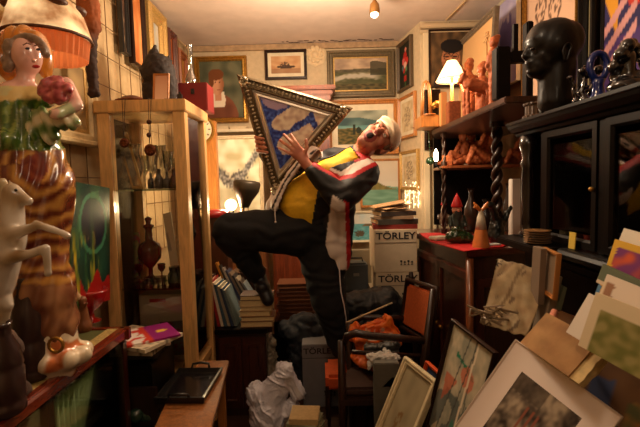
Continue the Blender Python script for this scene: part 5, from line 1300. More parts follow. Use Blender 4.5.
def standf(bm):
    a=lambda x,y,Y=2.3:P(x,y,Y)
    ell(bm,a(494,42),(.026,.026,.03));ell(bm,a(497,38),.018);cap(bm,a(494,48),a(494,54),.014,.026);cap(bm,a(494,54),a(494,72),.032,.028);cap(bm,a(490,54),a(487,66),.013,.011);cap(bm,a(487,66),a(491,74),.011,.01)
    cap(bm,a(498,54),a(501,66),.013,.011);cap(bm,a(494,72),a(492,90),.028,.018);cap(bm,a(496,72),a(497,90),.028,.018)
    for x in (492,497): p=a(x,90);cap(bm,p,V((p.x,2.3,ZT2+.015)),.018,.016)
    p=a(494,95);ell(bm,V((p.x,2.3,ZT2+.015)),(.05,.05,.018))
clay('clay_statuette','tall standing clay nude at the right end of the top shelf',standf)
# lamp
c=zat(452,110,2.9,ZT2);t=thing('table_lamp',c,'small lit table lamp with a cream cone shade on the top shelf','lamp')
zt1,zb1=P(452,61,2.9).z,P(452,80,2.9).z
bm=B();lathe(bm,V((c.x,2.9,0)),[(.032,zt1),(.101,zb1),(.103,zb1-.004),(.099,zb1),(.03,zt1-.001)],36);obj('lamp_shade',bm,shade_m((255,214,150),2.4),t,smooth=True,angle=60)
bm=B();tube(bm,[V((c.x+.099*math.cos(k*math.pi/18),2.9+.099*math.sin(k*math.pi/18),zb1)) for k in range(36)],.003,6,True);obj('shade_trim',bm,mat((180,90,40),.5),t)
bm=B();lathe(bm,c,[(.045,0),(.05,.01),(.03,.02),(.018,.03),(.03,.05),(.035,.07),(.02,.09),(.012,.1),(.01,zt1-c.z-.03),(0,zt1-c.z-.02)],20);obj('stem',bm,mat((200,140,70),.35,coat=.4),t,smooth=True)
bm=B();ell(bm,V((c.x,2.9,(zt1+zb1)/2-.01)),(.022,.022,.028));obj('bulb',bm,mat((255,214,140),.5,emit=14,key='bulbE'),t,smooth=True)
LAMP=V((c.x,2.9,zb1-.01))
# objects left of lamp on shelf
bm=B();pts=[]
c0=P(426,98,3.0)
for k in range(11):
    a=R(-20+k*22);pts.append(c0+V((.032*math.cos(a)*.8,0,.10*math.sin(a)*.9+.02)))
zz=ST;tube(bm,[V((c0.x+.03,3.0,c0.z-.10))]+pts[1:]+[V((c0.x-.03,3.0,c0.z-.12))],.012,10);o=fin(obj('wooden_hoop',bm,ORW,smooth=True),'curved orange wooden hoop at the left end of the top shelf','hoop')
bm=B();xx=c0.x;box(bm,(xx+.02,3.08,c0.z-.16),(.12,.22,.08));cone(bm,(xx+.02,3.0,c0.z-.12),(xx+.02,3.0,c0.z-.11),.05,.05)
fin(obj('bracket_shelf',bm,ORW,bev=.004),'little wooden bracket holding the curved hoop','bracket')
bm=B();tube(bm,[P(432,107,2.98),P(436,104,2.98),P(444,106,2.98)],[.02,.026,.016],10);fin(obj('brass_horn',bm,GOLD,smooth=True),'small shiny brass shell next to the curved hoop','ornament') 
def boxat(name,label,x0,y0,x1,Y,z0,m,dep=.06,cat='box',rot=0):
    a=P(x0,y0,Y);b=P(x1,y0,Y);bm=B();box(bm,((a.x+b.x)/2,Y+dep/2,(z0+a.z)/2),(b.x-a.x,dep,a.z-z0),rot);return fin(obj(name,bm,m,bev=.004),label,cat)
boxat('wooden_block','upright pale wooden block left of the lit lamp',441,92,447,2.82,ZT2,mat((200,140,80),.6),.05,'block')
boxat('carved_casket','small carved reddish casket under the lit lamp',449,101,461,2.72,ZT2,mat((150,80,44),.5,0,.5,60,.4),.07,'casket')
# relief panel leaning, other right wall pictures
def corner(a,b,BL):
    U=b-a;E=V((0,0,EZ));r=ray(*BL);tt=(a-E).dot(U)/r.dot(U);c=E+r*tt;return c
def board(name,label,cat,TL,Y1,TR,Y2,BL,Y3,fw,d,fm,fn,X=None,**k):
    a=P(*TL,Y1);b=P(*TR,Y2);c=corner(a,b,BL);return picture(name,label,cat,c,b-a,a-c,fw,d,fm,fn,**k)
def rwall(name,label,cat,x0,x1,X,zt,zb,fw,d,fm,fn,**k):
    Ya=PX(x0,150,X).y;Yb=PX(x1,150,X).y
    return picture(name,label,cat,(X,Ya,zb),(0,Yb-Ya,0),(0,0,zt-zb),fw,d,fm,fn,**k)
RW=1.45-.003
p0=PX(462,43,1.22);p1=PX(500,12,1.22);p2=PX(464,70,1.22)
t=picture('stone_relief','pale carved sunflower relief in a grey frame leaning behind the lit lamp','relief',(1.17,p0.y,ZT2),(0,p1.y-p0.y,0),(.05,0,p0.z-ZT2),.04,.04,mat((120,104,84),.6,0,.2,40,.3),lambda u,v:(214,170,116),nx=8,ny=8)
bm=B();pan=[(.3,.7,9),(.62,.55,11),(.8,.8,7),(.15,.55,6)]
U=V((0,p1.y-p0.y,0));W=V((.05,0,p0.z-ZT2));o=V((1.17,p0.y,ZT2));nN=U.cross(W).normalized()
bm.free()
for (u,v,np_) in pan:
    bm=B()
    c=o+U*u+W*v+nN*.022
    e1=U.normalized();e2=W.normalized();ell(bm,c,(.012,.012,.012))
    for k in range(np_): an=k*2*math.pi/np_;tube(bm,[c+(e1*math.cos(an)+e2*math.sin(an))*.014,c+(e1*math.cos(an)+e2*math.sin(an))*.045],[.008,.004],6)
    tube(bm,[c-e2*.012,c-e2*.16+e1*.03],.005,6)
    obj('carved_sunflower',bm,mat((206,164,112),.7),t,smooth=True)
zz0=2.0
rwall('framed_painting','lilac and white abstract painting high on the right wall','painting',496,520,RW-.05,2.75,2.12,.01,.03,CREAM,lilac,nx=30,ny=40)
rwall('framed_sketch','gold framed pinkish sheet of ink sketches behind the black bust','drawing',526,581,RW,2.68,1.72,.03,.04,GOLD,sketch,nx=60,ny=60)
rwall('framed_painting','gold and dark framed picture edge right of the ink sketches','painting',584,600,RW,2.7,1.72,.05,.05,NEARB,lambda u,v:(120,110,80),nx=8,ny=8)
rwall('poster','colourful yellow, red and purple poster at the top right corner','poster',602,668,RW,2.66,1.75,.012,.02,BLK,poster,nx=60,ny=60)
# little bulb light and green globe
c=P(436,156,2.84);t=thing('bulb_lamp',c,'bare glowing bulb beside the lower clay shelf','lamp')
bm=B();lathe(bm,c-V((0,0,.035)),[(.008,0),(.014,.02),(.016,.045),(.008,.07),(0,.085)],14);obj('bulb',bm,mat((255,230,180),.5,emit=30,key='bulb3'),t,smooth=True)
bm=B();cone(bm,c-V((0,0,.06)),c-V((0,0,.034)),.011,.011);tube(bm,[c-V((0,0,.06)),c-V((-.02,-.0,.08)),V((.845,2.90,c.z-.08))],.004,6);obj('socket',bm,BLK,t)
BULB=c
bm=B();g=P(430,161,2.98);ell(bm,g,.028,sub=3);tube(bm,[g+V((0,0,.027)),g+V((0,.03,.2)),V((g.x,3.55,g.z+.3)),V((g.x+.1,3.6,g.z+.3))],.0025,5);fin(obj('green_glass_ball',bm,mat((36,70,44),.15,coat=.7),smooth=True),'dark green glass ball hanging beside the bare bulb','ball')
# seated clay figures on lower shelf
ZL=SL+.001
def seated(px,Y,s,m=1,head=0):
    def f(bm):
        c=zat(px,160,Y,ZL);k=s
        def q_(x,y,z): return c+V((x*m*k,y*k,z*k))
        ell(bm,q_(0,0,.06),(.06*k,.05*k,.05*k));cap(bm,q_(0,0,.07),q_(.01,.0,.16),.045*k,.05*k);cap(bm,q_(.01,0,.16),q_(.01,0,.2),.03*k,.022*k);ell(bm,q_(.005+head,-.005,.235),(.034*k,.034*k,.04*k));ell(bm,q_(.02,.012,.25),.025*k)
        cap(bm,q_(.0,-.03,.05),q_(-.10,-.05,.10),.032*k,.026*k);cap(bm,q_(-.1,-.05,.10),q_(-.14,-.06,.018),.024*k,.014*k)
        cap(bm,q_(.0,.03,.04),q_(-.13,.02,.04),.032*k,.024*k);cap(bm,q_(-.13,.02,.04),q_(-.2,.0,.02),.022*k,.012*k)
        cap(bm,q_(-.03,-.04,.18),q_(-.07,-.05,.11),.017*k,.014*k);cap(bm,q_(-.07,-.05,.11),q_(-.1,-.04,.12),.013*k,.01*k);cap(bm,q_(.05,.02,.18),q_(.08,.02,.10),.017*k,.014*k);cap(bm,q_(.08,.02,.10),q_(.08,.0,.02),.014*k,.012*k)
    return f
clay('clay_nude','largest seated clay nude in the middle of the lower clay shelf',seated(487,3.0,1.12))
clay('clay_nude','small seated clay figure at the left of the lower clay shelf',seated(462,3.1,.9,1))
clay('clay_nude','seated clay figure behind the largest nude, turned right',seated(472,3.2,.95,-1))
clay('clay_nude','clay figure crouching right of the twisted column',seated(520,3.0,.85,1,.02))
bm=B();c=zat(448,160,2.9,ZL);box(bm,c+V((0,.02,.035)),(.07,.012,.07),M.Rotation(R(12),3,'X'));fin(obj('clay_tile',bm,TERRA,bev=.003),'small square clay tile propped at the left of the lower clay shelf','tile')
bm=B();a=P(466,125,3.3);b=P(478,121,3.3);boxo(bm,V((a.x,3.34,SL+.001)),V((b.x-a.x,0,0)),V((0,0,a.z-SL+.02)),V((0,.01,0)));fin(obj('reflection_sheet',bm,mat((214,196,170),.6)),'pale sheet in place of a mirror reflection at the back of the lower clay shelf','sheet')  # white mirror reflection put in as a pale sheet
# white carton behind column
boxat('white_packet','small bright white packet between the twisted column and the dark cabinet',512,179,521,2.6,ZR,mat((226,214,200),.6),.05,'packet')
# ---------------- dark H frame (upturned chair)
t=thing('dark_chair_frame',(.86,1.98,ST),'dark square wooden frame standing at the near end of the top shelf','frame')
Yh=1.93
def bar(name,x0,y0,x1,y1,Y,th=.04):
    a=P(x0,y1,Y);b=P(x1,y0,Y);bm=B();box(bm,((a.x+b.x)/2,Y+th/2,(a.z+b.z)/2),(b.x-a.x,th,b.z-a.z));return obj(name,bm,NEARB,t,bev=.004)
a=P(504,60,Yh);bm=B();top=P(504,46,Yh).z;box(bm,(a.x,Yh+.03,(top+ZT2)/2),(.062,.06,top-ZT2));obj('post',bm,NEARB,t,bev=.005)
bar('rail',512,50,531,62,Yh);x1=P(531,60,Yh).x
bm=B();box(bm,(x1,Yh+.03,(P(531,20,Yh).z+ZT2)/2),(.03,.05,P(531,20,Yh).z-ZT2));obj('post',bm,NEARB,t,bev=.005)
bm=B();xx=P(517,60,Yh).x;box(bm,(xx,Yh+.02,(P(517,24,Yh).z+P(517,50,Yh).z)/2),(.02,.02,P(517,24,Yh).z-P(517,50,Yh).z+.01));obj('spindle',bm,NEARB,t)
a=P(512,98,Yh);bm=B();box(bm,((a.x+x1)/2,Yh+.03,(a.z+ZT2)/2),(x1-a.x,.05,a.z-ZT2));obj('rail',bm,NEARB,t,bev=.004)
# ================================================================ big dark cabinet at right
t=thing('dark_glass_cabinet',(1.1,1.2,0),'large black-brown carved cabinet with glass doors at the right','cabinet')
ZC,ZLg=1.681,1.208;X0=.86
y0_,y1_=.66,1.82
def mould(x,ya,yb,z0,prof,name):
    bm=B();ra=[(x-p[0],ya,z0+p[1]) for p in prof]+[(1.43,ya,z0+prof[-1][1]),(1.43,ya,z0+prof[0][1])]
    A=[bm.verts.new(p) for p in ra];Bq=[bm.verts.new((p[0],yb,p[2])) for p in ra];n=len(A);fs=[bm.faces.new(A),bm.faces.new(Bq[::-1])]
    for i in range(n): fs.append(bm.faces.new((A[i],A[(i+1)%n],Bq[(i+1)%n],Bq[i])))
    bmesh.ops.recalc_face_normals(bm,faces=fs);obj(name,bm,NEARB,t,smooth=False)
mould(X0,y0_,y1_+.03,ZC-.06,[(0,0),(.015,.005),(.02,.015),(.035,.02),(.05,.035),(.055,.045),(.06,.05),(.06,.06)],'cornice')
mould(X0-.02,y0_,y1_+.03,ZLg-.045,[(0,0),(.02,.004),(.035,.015),(.038,.03),(.03,.04),(.02,.045)],'ledge')
bm=B();box(bm,(1.15,(y0_+y1_)/2,.58),(.56,y1_-y0_,1.16));obj('lower_body',bm,NEARB,t,bev=.004)
bm=B();box(bm,(1.42,(y0_+y1_)/2,1.44),(.03,y1_-y0_,.36));obj('back_panel',bm,NEARB,t)
bm=B();box(bm,(1.14,y1_-.015,1.415),(.55,.03,.41));obj('side_panel',bm,NEARB,t)
for (ya,yb,nm) in ((1.64,1.67,'stile'),(1.29,1.325,'stile'),(.92,.95,'stile'),(1.78,1.815,'stile')):
    bm=B();box(bm,(X0+.012,(ya+yb)/2,1.415),(.03,yb-ya,.41));obj(nm,bm,NEARB,t,bev=.003)
for (ya,yb) in ((1.327,1.638),(.952,1.288)):
    bm=B();ring(bm,[V((X0+.004,yb,1.215)),V((X0+.004,ya,1.215)),V((X0+.004,ya,1.62)),V((X0+.004,yb,1.62))],V((-1,0,0)),[(0,0),(0,.012),(.022,.012),(.03,.004),(.03,0)]);dd=obj('door',bm,NEARB,t)
    bm=B();box(bm,(X0+.006,(ya+yb)/2,1.415),(.003,yb-ya-.05,.31));obj('glass_pane',bm,glassm(a=.0,ior=1.2),dd)
    bm=B();ell(bm,(X0-.014,ya+.012,1.41),.008);obj('knob',bm,GOLD,dd,smooth=True)
bm=B();yc=1.75;lathe(bm,(X0-.012,yc,ZLg+.001),[(.03,0),(.03,.02),(.02,.03),(.028,.06),(.022,.1),(.026,.2),(.022,.28),(.03,.3),(.02,.32),(.032,.37),(.032,.41),(0,.41)],20);obj('turned_column',bm,mat((20,12,12),.25,coat=.5),t,smooth=True)
for z_ in (.55,.95):
    bm=B();ring(bm,[V((.869,1.7,z_-.25 if z_<.9 else .86)),V((.869,.9,z_-.25 if z_<.9 else .86)),V((.869,.9,z_+.2)),V((.869,1.7,z_+.2))],V((-1,0,0)),[(0,0),(0,.012),(.02,.012),(.03,0)]);obj('drawer',bm,NEARB,t)
# contents
def incab(name,label,px,Xc,r,h,c,cat,prof=None):
    y=PX(px,180,Xc).y;bm=B();lathe(bm,(Xc,y,ZLg+.001),prof or [(r*.7,0),(r,.01),(r*.9,h*.3),(r*.5,h*.6),(r*.7,h*.8),(r*.3,h),(0,h)],16);return fin(obj(name,bm,mat(c,.35,coat=.4,var=.3,bs=40),smooth=True),label,cat)
incab('figurine','white and green porcelain figurine nearest the turned column inside the cabinet',566,.98,.022,.24,(170,170,150),'figurine')
incab('figurine','dark red porcelain figurine in the middle of the cabinet',580,1.0,.034,.27,(86,30,26),'figurine')
incab('figurine','slender yellow-gold figurine behind the cabinet glass',595,.96,.02,.22,(170,120,50),'figurine')
incab('figurine','brown rounded figurine deep in the cabinet',610,1.06,.03,.2,(80,56,36),'figurine')
incab('glass_cup','small red and white glass cup low behind the cabinet glass',588,.92,.018,.05,(150,60,50),'cup')
incab('glass_cup','small blue-white glass cup low behind the cabinet glass',606,.93,.016,.06,(130,140,150),'cup')
bm=B();y=PX(566,232,.83).y;z_=P(564,240,y).z;boxo(bm,V((.838,y,ZLg+.002)),V((0,-.035,0)),V((.004,0,.055)),V((.003,0,0)));fin(obj('yellow_note',bm,mat((200,170,60),.7)),'small yellow note propped on the cabinet ledge','note')
# plates stack
bm=B();prism(bm,[(.745,1.50),(.745,1.80),(.775,1.85),(.845,1.85),(.845,1.46),(.785,1.46)],ZLg-.028,ZLg);obj('ledge_corner',bm,NEARB,t,bev=.004)
cx_=.797;z=ZLg+.001
for k in range(6):
    bm=B();lathe(bm,(cx_,1.57,z+k*.0085),[(.018,0),(.03,.001),(.046,.005),(.047,.007),(.03,.0035),(0,.003)],28);fin(obj('dinner_plate',bm,mat((140,100,60),.3,coat=.5),smooth=True),['bottom','second','third','fourth','fifth','top'][k]+' plate of the small brown stack left of the dark cabinet','plate','stacked brown plates')
BUSTM=mat((17,11,8),.4,0,.1,30,.25,.1);BUSTM.node_tree.nodes['Principled BSDF'].inputs['Specular IOR Level'].default_value=.25
# ---------------- bust and glass things on the top
ZK=ZC+.001
Yb_=1.55
bq_=lambda x,y,Y=Yb_:P(x,y,Y)
t=thing('black_bust',zat(556,110,Yb_,ZK),'large black carved head in profile facing left on the dark cabinet','bust')
ell0,cap0=ell,cap
def fbust(bm):
    p=bq_;G=1.03
    def ell(b_,c,r,rot=None,sub=2): return ell0(b_,c,tuple(x*G for x in r) if isinstance(r,tuple) else r*G,rot,sub)
    def cap(b_,a,b,r0,r1,seg=14): cap0(b_,a,b,r0*G,r1*G,seg)
    ell(bm,p(554,45),(.082,.088,.088),sub=3);ell(bm,p(545,42),(.062,.07,.07),sub=3);ell(bm,p(564,42),(.058,.075,.07),sub=3)
    cap(bm,p(546,58),p(540,66),.062,.045);ell(bm,p(536,72),(.03,.036,.022));ell(bm,p(545,68),(.045,.05,.034))
    ell(bm,p(531.5,41),(.018,.045,.014));cap(bm,p(530.5,46),p(525.5,56),.011,.0145);ell(bm,p(528,57),(.012,.018,.010))
    ell(bm,p(528.5,63.5),(.014,.024,.0075));ell(bm,p(529.5,67.5),(.014,.022,.0075));ell(bm,p(531,72),(.016,.022,.014))
    cap(bm,p(557,64),p(556,92),.062,.058);q_=p(556,92);cap(bm,q_,V((q_.x,Yb_,ZK+.03)),.058,.06)
    ell(bm,p(536,60),(.03,.04,.04))
blob('head',fbust,.006,mat((17,11,8),.4,0,.1,30,.25,.1),t,3)
bm=B();c=bq_(567,52,Yb_-.086)
pts=[c+V((.012*math.cos(a)*(1.15 if math.sin(a)>0 else .7)+.004*math.sin(a),.0,.028*math.sin(a))) for a in [k*math.pi/8 for k in range(16)]];tube(bm,pts,.0045,8,True);ell(bm,c+V((0,.006,0)),(.011,.006,.022));obj('ear',bm,mat((17,11,8),.4,0,.1,30,.25,.1),t,smooth=True)
bm=B();ell(bm,bq_(532.5,49,Yb_-.04),(.008,.010,.005));obj('eye',bm,mat((30,18,12),.3),t,smooth=True)
# fluted pedestal block & trinkets
bm=B();c=zat(538,108,1.72,ZK);
lathe(bm,c,[(.055,0),(.055,.012),(.045,.016),(.045,.05),(.052,.055),(.052,.062),(0,.062)],36,18,.04);fin(obj('fluted_base',bm,mat((84,60,40),.5)),'small fluted brown pedestal in front of the black bust neck','pedestal')
BG=mat((20,40,110),.08,coat=1);DG=mat((22,20,24),.1,coat=1)
c=zat(598,92,1.40,ZK);t=thing('blue_glass_vase',c,'dark blue glass ring vase right of the black bust','vase')
bm=B();lathe(bm,c,[(.03,0),(.034,.008),(.02,.03),(.016,.06),(.022,.075),(0,.08)],24);obj('foot',bm,BG,t,smooth=True)
bm=B();cc=c+V((0,0,.118));tube(bm,[cc+V((.028*math.cos(k*math.pi/12),0,.04*math.sin(k*math.pi/12))) for k in range(24)],.011,10,True);obj('ring',bm,BG,t,smooth=True)
for k,(px,Y,s,lb) in enumerate(((579,1.50,.8,'dark glass bird figurine next to the black bust'),(585,1.40,.6,'small dark glass trinket in front of the blue ring vase'),(591,1.56,.9,'tall dark glass swirl behind the blue ring vase'),(576,1.40,.45,'smallest dark glass trinket at the foot of the black bust'))):
    c=zat(px,90,Y,ZK)
    def fg(bm,c=c,s=s,k=k):
        rr=random.Random(k);ell(bm,c+V((0,0,.02*s)),(.03*s,.03*s,.02*s));p=c+V((0,0,.02))
        for i in range(5):
            n_=p+V(((rr.random()-.5)*.05,(rr.random()-.5)*.03,.028))*s;cap(bm,p,n_,.018*s*(1-.1*i),.014*s*(1-.1*i));p=n_
            if i%2: ell(bm,p+V((.02*s,0,0)),.012*s)
        ell(bm,p,.02*s)
    blob('glass_figurine',fg,.005,DG,None,1,label=lb,cat='figurine')
c=zat(628,70,1.3,ZK)
def fg2(bm):
    ell(bm,c+V((0,0,.03)),(.06,.05,.03));rr=random.Random(2)
    for k in range(12): a=k*.55;ell(bm,c+V((.045*math.cos(a)+.01,.02*math.sin(a*2),.10+.055*math.sin(a))),.017+.006*rr.random())
    cap(bm,c,c+V((.0,0,.12)),.02,.02);cap(bm,c+V((.03,0,.05)),c+V((.07,0,.04)),.03,.025)
blob('glass_sculpture',fg2,.0055,DG,None,1,label='large dark glass sculpture at the right edge on the cabinet top',cat='sculpture')
# ================================================================ RIGHT FOREGROUND boards
def slab(name,label,cat,TL,Y1,TR,Y2,BL,Y3,th,fn,m=None,nx=30,ny=34,ext=0):
    a=P(*TL,Y1);b=P(*TR,Y2);c=corner(a,b,BL);U=b-a;W=a-c;N=U.cross(W).normalized()
    return fin(canvas(name,a-W-N*th,U,W,fn,None,m,nx,ny,th),label,cat)
# bench under
BZ=.30
# cream empty frame
board('framed_board','cream framed blank grey canvas leaning nearest the armchair','frame',(408,357),1.95,(440,382),1.72,(374,440),1.80,.028,.025,mat((206,190,150),.5,0,.1,40,.15),lambda u,v:mixc((128,116,88),(150,136,104),.5+nz(u*4,v*4)) if el(u,v,.45,.3,.12,.18)>1.2 or nz(u*14,v*14)<0 else (120,92,56),nx=30,ny=40)
board('framed_board','narrow orange framed dark blue picture leaning between cream frame and drawing','picture',(429,361),1.93,(461,390),1.66,(405,450),1.78,.016,.02,mat((196,72,24),.4,coat=.2),lambda u,v:mixc((30,40,60),(44,58,90),.5+nz(u*4,v*4)),nx=20,ny=30)
def pastel(u,v):
    w=nz(u*5,v*5,2);c=mixc((140,138,118),(190,176,146),.5+nz(u*4,v*4)+.5*nz(u*16,v*16,3))
    if v<.45 and nz(u*4,v*4,4)>-.05: c=mixc(c,(60,70,70),.65)
    if u<.75 and abs(v-(.84-.22*u+.04*w))<.018 and u>.25: c=(30,116,84)
    if el(u,v,.62,.66,.15,.09)<1+.8*w: c=mixc(c,(196,96,66),.7)
    if .12<u<.42 and .3<v<.58 and (u-.12)<(v-.3)*1.2: c=mixc(c,(190,90,60),.7)
    for (x,k) in ((.5,.25),(.7,-.15),(.3,.3)):
        if abs(u-x-k*(v-.4))<.012 : c=mixc(c,(60,60,54),.7)
    if abs(u-.58-.1*v)<.02 and v>.2: c=(216,200,170)
    if v<.3 and u>.5 and w>.1: c=mixc(c,(40,120,90),.6)
    return c
board('framed_drawing','brown framed pastel drawing with green and pink strokes leaning by the scroll','drawing',(455,319),1.70,(499,353),1.42,(428,425),1.68,.014,.02,DKW,pastel,nx=50,ny=60)
# scroll
def scr(u,v):
    n=nz(u*4,v*6,3);c=mixc((196,170,124),(150,112,70),.35+n)
    if abs(u-.33-.04*math.sin(v*9))<.07 and v<.95: c=mixc(c,(120,84,50),.7)
    c=mixc(c,(226,208,170),.35)
    if nz(u*7,v*5,6)>.32: c=mixc(c,(90,64,44),.6)
    c=mixc(c,(222,204,166),.5*sst(.0,.35,nz(u*3,v*5,12)))
    if abs(u-.7-.06*math.sin(v*6))<.03: c=mixc(c,(110,84,54),.5)
    if el(u,v,.16,.8,.08,.09)<1 and nz(u*30,v*30)>-.1: c=(60,44,34)
    return c
a,b,c,d_=P(499,256,1.62),P(545,270,1.48),P(478,318,1.42),P(524,338,1.30)
bm=B();nx,ny=36,40;g=[]
for j in range(ny+1):
    row=[]
    for i in range(nx+1):
        u,v=i/nx,j/ny;p=a*(1-u)*(1-v)+b*u*(1-v)+c*(1-u)*v+d_*u*v
        p=p+V((0,0,1))*(.012*math.sin(v*5+u*2)+.006*nz(u*6,v*6))+V((0,-1,0))*(.02*math.sin(v*math.pi*.8));
        if v<.1: p=p+V((0,.03,-.02))*(1-v/.1)**2
        row.append(bm.verts.new(p))
    g.append(row)
for j in range(ny):
    for i in range(nx): bm.faces.new((g[j][i],g[j+1][i],g[j+1][i+1],g[j][i+1]))
bmesh.ops.solidify(bm,geom=bm.faces[:],thickness=.004)
o_=a.copy()
def scf(p,n):
    q=p-a;U=b-a;W=a-c;return scr(q.dot(U)/U.length_squared,1+q.dot(W)/W.length_squared)
fin(obj('painted_scroll',bm,VCN,smooth=True,colf=scf),'worn beige painted cloth draped over the boards beside the corner cabinet','cloth')
# wire/lace ruffle at the scroll foot
bm=B();rr=random.Random(9)
for k in range(16):
    p=P(466+rr.random()*36,312+rr.random()*14,1.37);tube(bm,[p,p+V((rr.random()*.04-.02,.01,.02)),p+V((.05*rr.random(),-.01,.03*rr.random())),p+V((.07*rr.random(),0,0))],.004,6)
fin(obj('curled_ribbon_heap',bm,mat((150,130,104),.4,coat=.4),smooth=True),'heap of curled pale ribbon at the foot of the draped painted cloth','ribbon heap')
# rests behind scroll: boards
slab('grey_board','grey-brown board standing just right of the draped painted cloth','board',(545,270),1.46,(556,276),1.36,(525,360),1.45,.02,lambda u,v:(128,112,92))
slab('green_board','thin green-grey board right of the grey-brown board','board',(557,283),1.40,(563,287),1.34,(537,360),1.4,.012,lambda u,v:(104,112,90))
slab('upright_book','narrow grey book standing behind the draped painted cloth','book',(533,246),1.42,(541,249),1.37,(530,300),1.84,.02,lambda u,v:(126,108,90))
board('framed_card','small orange framed blank card behind the grey boards','frame',(546,247),1.42,(562,254),1.31,(542,290),1.7,.011,.015,ORW,lambda u,v:(176,156,134),nx=8,ny=8)
bm=B();box(bm,(.73,1.45,.69),(.13,.2,.215));fin(obj('wooden_crate',bm,DKW,bev=.004),'small dark crate on the bench under the grey and green boards','crate')
# big mat drawing
def engr(u,v):
    n=nz(u*5,v*5,2)+.6*nz(u*16,v*16,4);c=mixc((180,164,140),(52,44,38),.45+.8*n)
    if u>.35 and u<.6 and v>.45 and v<.75 and math.sin(u*70)>.3: c=(150,90,70)
    if v>.8 and u<.5: c=mixc(c,(70,60,50),.6)
    return c
board('framed_engraving','large white-matted landscape engraving leaning in the right foreground','drawing',(517,340),1.24,(624,417),.98,(440,450),1.04,.004,.012,mat((236,222,208),.7),engr,mw=.060,mm=mat((246,232,222),.75),nx=60,ny=60)
# brown board behind with blue flower
def brn(u,v):
    c=mixc((110,76,44),(84,56,34),.5+nz(u*4,v*4,6))
    if el(u,v,.62,.45,.12,.14)<1+.8*nz(u*12,v*12): c=(60,70,100)
    if u>.85 and v<.5: c=mixc((170,110,50),(90,90,50),.5+nz(u*8,v*8)*2)
    return c
slab('painted_board','dark brown painted board with a blue flower behind the open book','board',(556,309),1.34,(668,352),1.02,(528,400),1.22,.012,brn)
# open old book
def pgf(u,v):
    return mixc((176,134,82),(150,108,62),.5+nz(u*3,v*3,7))
t=thing('old_book',P(560,350,1.18),'old tan book with worn cream page edges lying on the boards','book')
a,b=P(549,322,1.24),P(602,352,1.05);c=corner(a,b,(526,348));U=b-a;W=a-c;W=W-U*(W.dot(U)/U.length_squared);N=U.cross(W).normalized()
canvas('cover',a-W+N*.024,U,W*1.15,pgf,t,VCN,16,16,.004)
bm=B();boxo(bm,a-W+U*.02+N*.002,U*1.14,W*1.1,N*.021)
for v in bm.verts: 
    pass
bmesh.ops.subdivide_edges(bm,edges=bm.edges[:],cuts=6,use_grid_fill=True)
for v in bm.verts: v.co+=U.normalized()*(.006*nz(v.co.x*90,v.co.y*90,v.co.z*90)) if (v.co-a).dot(U)/U.length_squared>.9 else V()
obj('pages',bm,mat((206,178,120),.85,0,.3,60,.2),t)
bm=B();tube(bm,[P(555,311,1.3),P(551,320,1.28),P(548,327,1.26)],[.010,.012,.009],8);fin(obj('pink_candle',bm,mat((206,130,104),.5),smooth=True),'stubby pink candle tip sticking up above the old tan book','candle')
# right pile
slab('paper_sheet','plain white sheet topmost at the back of the right pile','paper',(624,228),1.16,(668,240),1.0,(610,262),1.12,.008,lambda u,v:(206,196,176))
def purp(u,v):
    if u<.1 or v>.9: return (206,160,40)
    return mixc((110,40,100),(196,80,40),.2+1.4*nz(u*4,v*4,3)) if v<.86 else (206,160,40)
slab('purple_print','yellow bordered purple and orange print on the right pile','print',(615,239),1.12,(672,256),.94,(600,285),1.06,.008,purp)
slab('green_folder','grey-green folder edge across the right pile','folder',(603,264),1.08,(668,293),.90,(596,282),1.05,.012,lambda u,v:(96,104,80) if v>.2 else (210,190,160))
def wmat(u,v): 
    if inrect(u,v,.0,.2,.1,.9): return (150,110,80) if u>.06 else (214,194,160)
    return (216,200,180)
slab('white_matted_card','white card with a small brown picture on the right pile','card',(607,274),1.04,(672,300),.86,(584,335),.98,.008,wmat)
def grn(u,v):
    if inrect(u,v,.14,1,.0,.74): return mixc((110,110,50),(150,140,84),.5+nz(u*6,v*6,3)*1.6)
    return (214,196,160)
slab('green_landscape_print','cream bordered green landscape print lowest on the right pile','print',(596,292),1.0,(668,320),.84,(578,345),.96,.008,grn)
slab('white_board','broad white board under the prints at the left edge of the right pile','board',(589,293),1.08,(672,330),.86,(566,332),1.02,.008,lambda u,v:(206,194,178))
slab('blue_yellow_card','narrow blue and yellow card peeking out left of the right pile','card',(607,262),1.14,(614,265),1.1,(588,312),1.06,.006,lambda u,v:(70,110,140) if u<.5 else (180,140,60))
# supports out of view: low bench carrying the leaning boards
bm=B();box(bm,(.64,1.25,.56),(.28,.5,.04));
for (x,y) in ((.53,1.03),(.75,1.03),(.53,1.47),(.75,1.47)): box(bm,(x,y,.27),(.04,.04,.54))
fin(obj('low_bench',bm,DKW,bev=.004),'low dark bench carrying the leaning boards','bench')
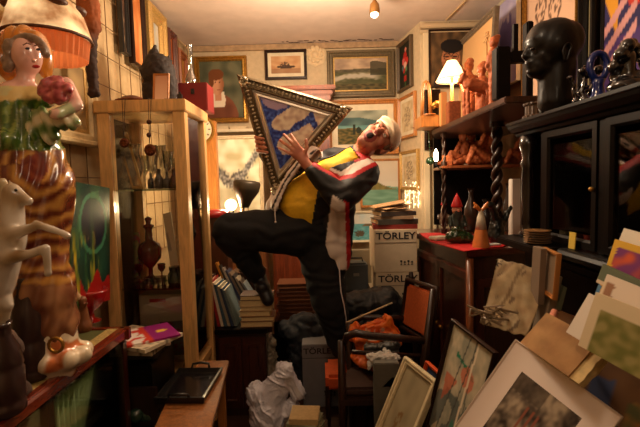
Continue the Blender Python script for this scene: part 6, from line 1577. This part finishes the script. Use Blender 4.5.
# ================================================================ LIGHTS, CAMERA
def lamp(name,loc,e,c=(1,.62,.30),r=.05,typ='POINT',**k):
    l=bpy.data.lights.new(name,typ);l.energy=e;l.color=c
    if typ=='POINT': l.shadow_soft_size=r
    if typ=='AREA': l.size=k.get('size',.3)
    if typ=='SPOT': l.spot_size=R(k.get('ang',90));l.spot_blend=.6;l.shadow_soft_size=r
    o=bpy.data.objects.new(name,l);col.objects.link(o);o.location=loc
    if 'tgt' in k: o.rotation_euler=(V(k['tgt'])-V(loc)).to_track_quat('-Z','Y').to_euler()
    return o
WW=(1,.76,.52)
lamp('fill_light',(.0,2.6,2.25),58,WW,.12)  # added unseen room light, no fixture modelled
lamp('fill_light',(.05,1.1,2.4),11,WW,.12)  # added unseen fill over the foreground
lamp('fill_light',(.0,-.4,2.3),6,WW,.15)  # added unseen fill from behind the camera
lamp('shade_light',(cx,cy,zr+.02),4,WW,.04)
lamp('table_light',LAMP,5,WW,.03)
lamp('spot_light',bq+V((0,-.06,0)),13,(1,.75,.42),.04)
lamp('bulb_light',BULB+V((0,-.03,0)),1.2,WW,.02)
lamp('sparkle_fill',P(414,194,3.5)+V((0,-.04,0)),.8,WW,.03)  # added lamp brightening the wall around the emissive dots
w=bpy.data.worlds.new('w');bpy.context.scene.world=w;w.use_nodes=True;w.node_tree.nodes['Background'].inputs[0].default_value=(.5,.3,.16,1);w.node_tree.nodes['Background'].inputs[1].default_value=.05
cd=bpy.data.cameras.new('cam');co=bpy.data.objects.new('camera',cd);col.objects.link(co)
cd.sensor_width=36;cd.lens=F_/640*36;cd.clip_start=.05
Fv=V((0,math.cos(PI_),-math.sin(PI_)));R0=V((1,0,0));U0=V((0,math.sin(PI_),math.cos(PI_)))
Rv=R0*math.cos(RO_)-U0*math.sin(RO_);Uv=U0*math.cos(RO_)+R0*math.sin(RO_)
co.matrix_world=M.Translation((0,0,EZ))@M(((Rv.x,Uv.x,-Fv.x),(Rv.y,Uv.y,-Fv.y),(Rv.z,Uv.z,-Fv.z))).to_4x4()
cd.dof.use_dof=True;cd.dof.focus_distance=2.6;cd.dof.aperture_fstop=6.3
s=bpy.context.scene;s.camera=co
s.view_settings.view_transform='Standard';s.view_settings.look='None';s.view_settings.gamma=1;s.view_settings.use_curve_mapping=False;s.view_settings.exposure=.25
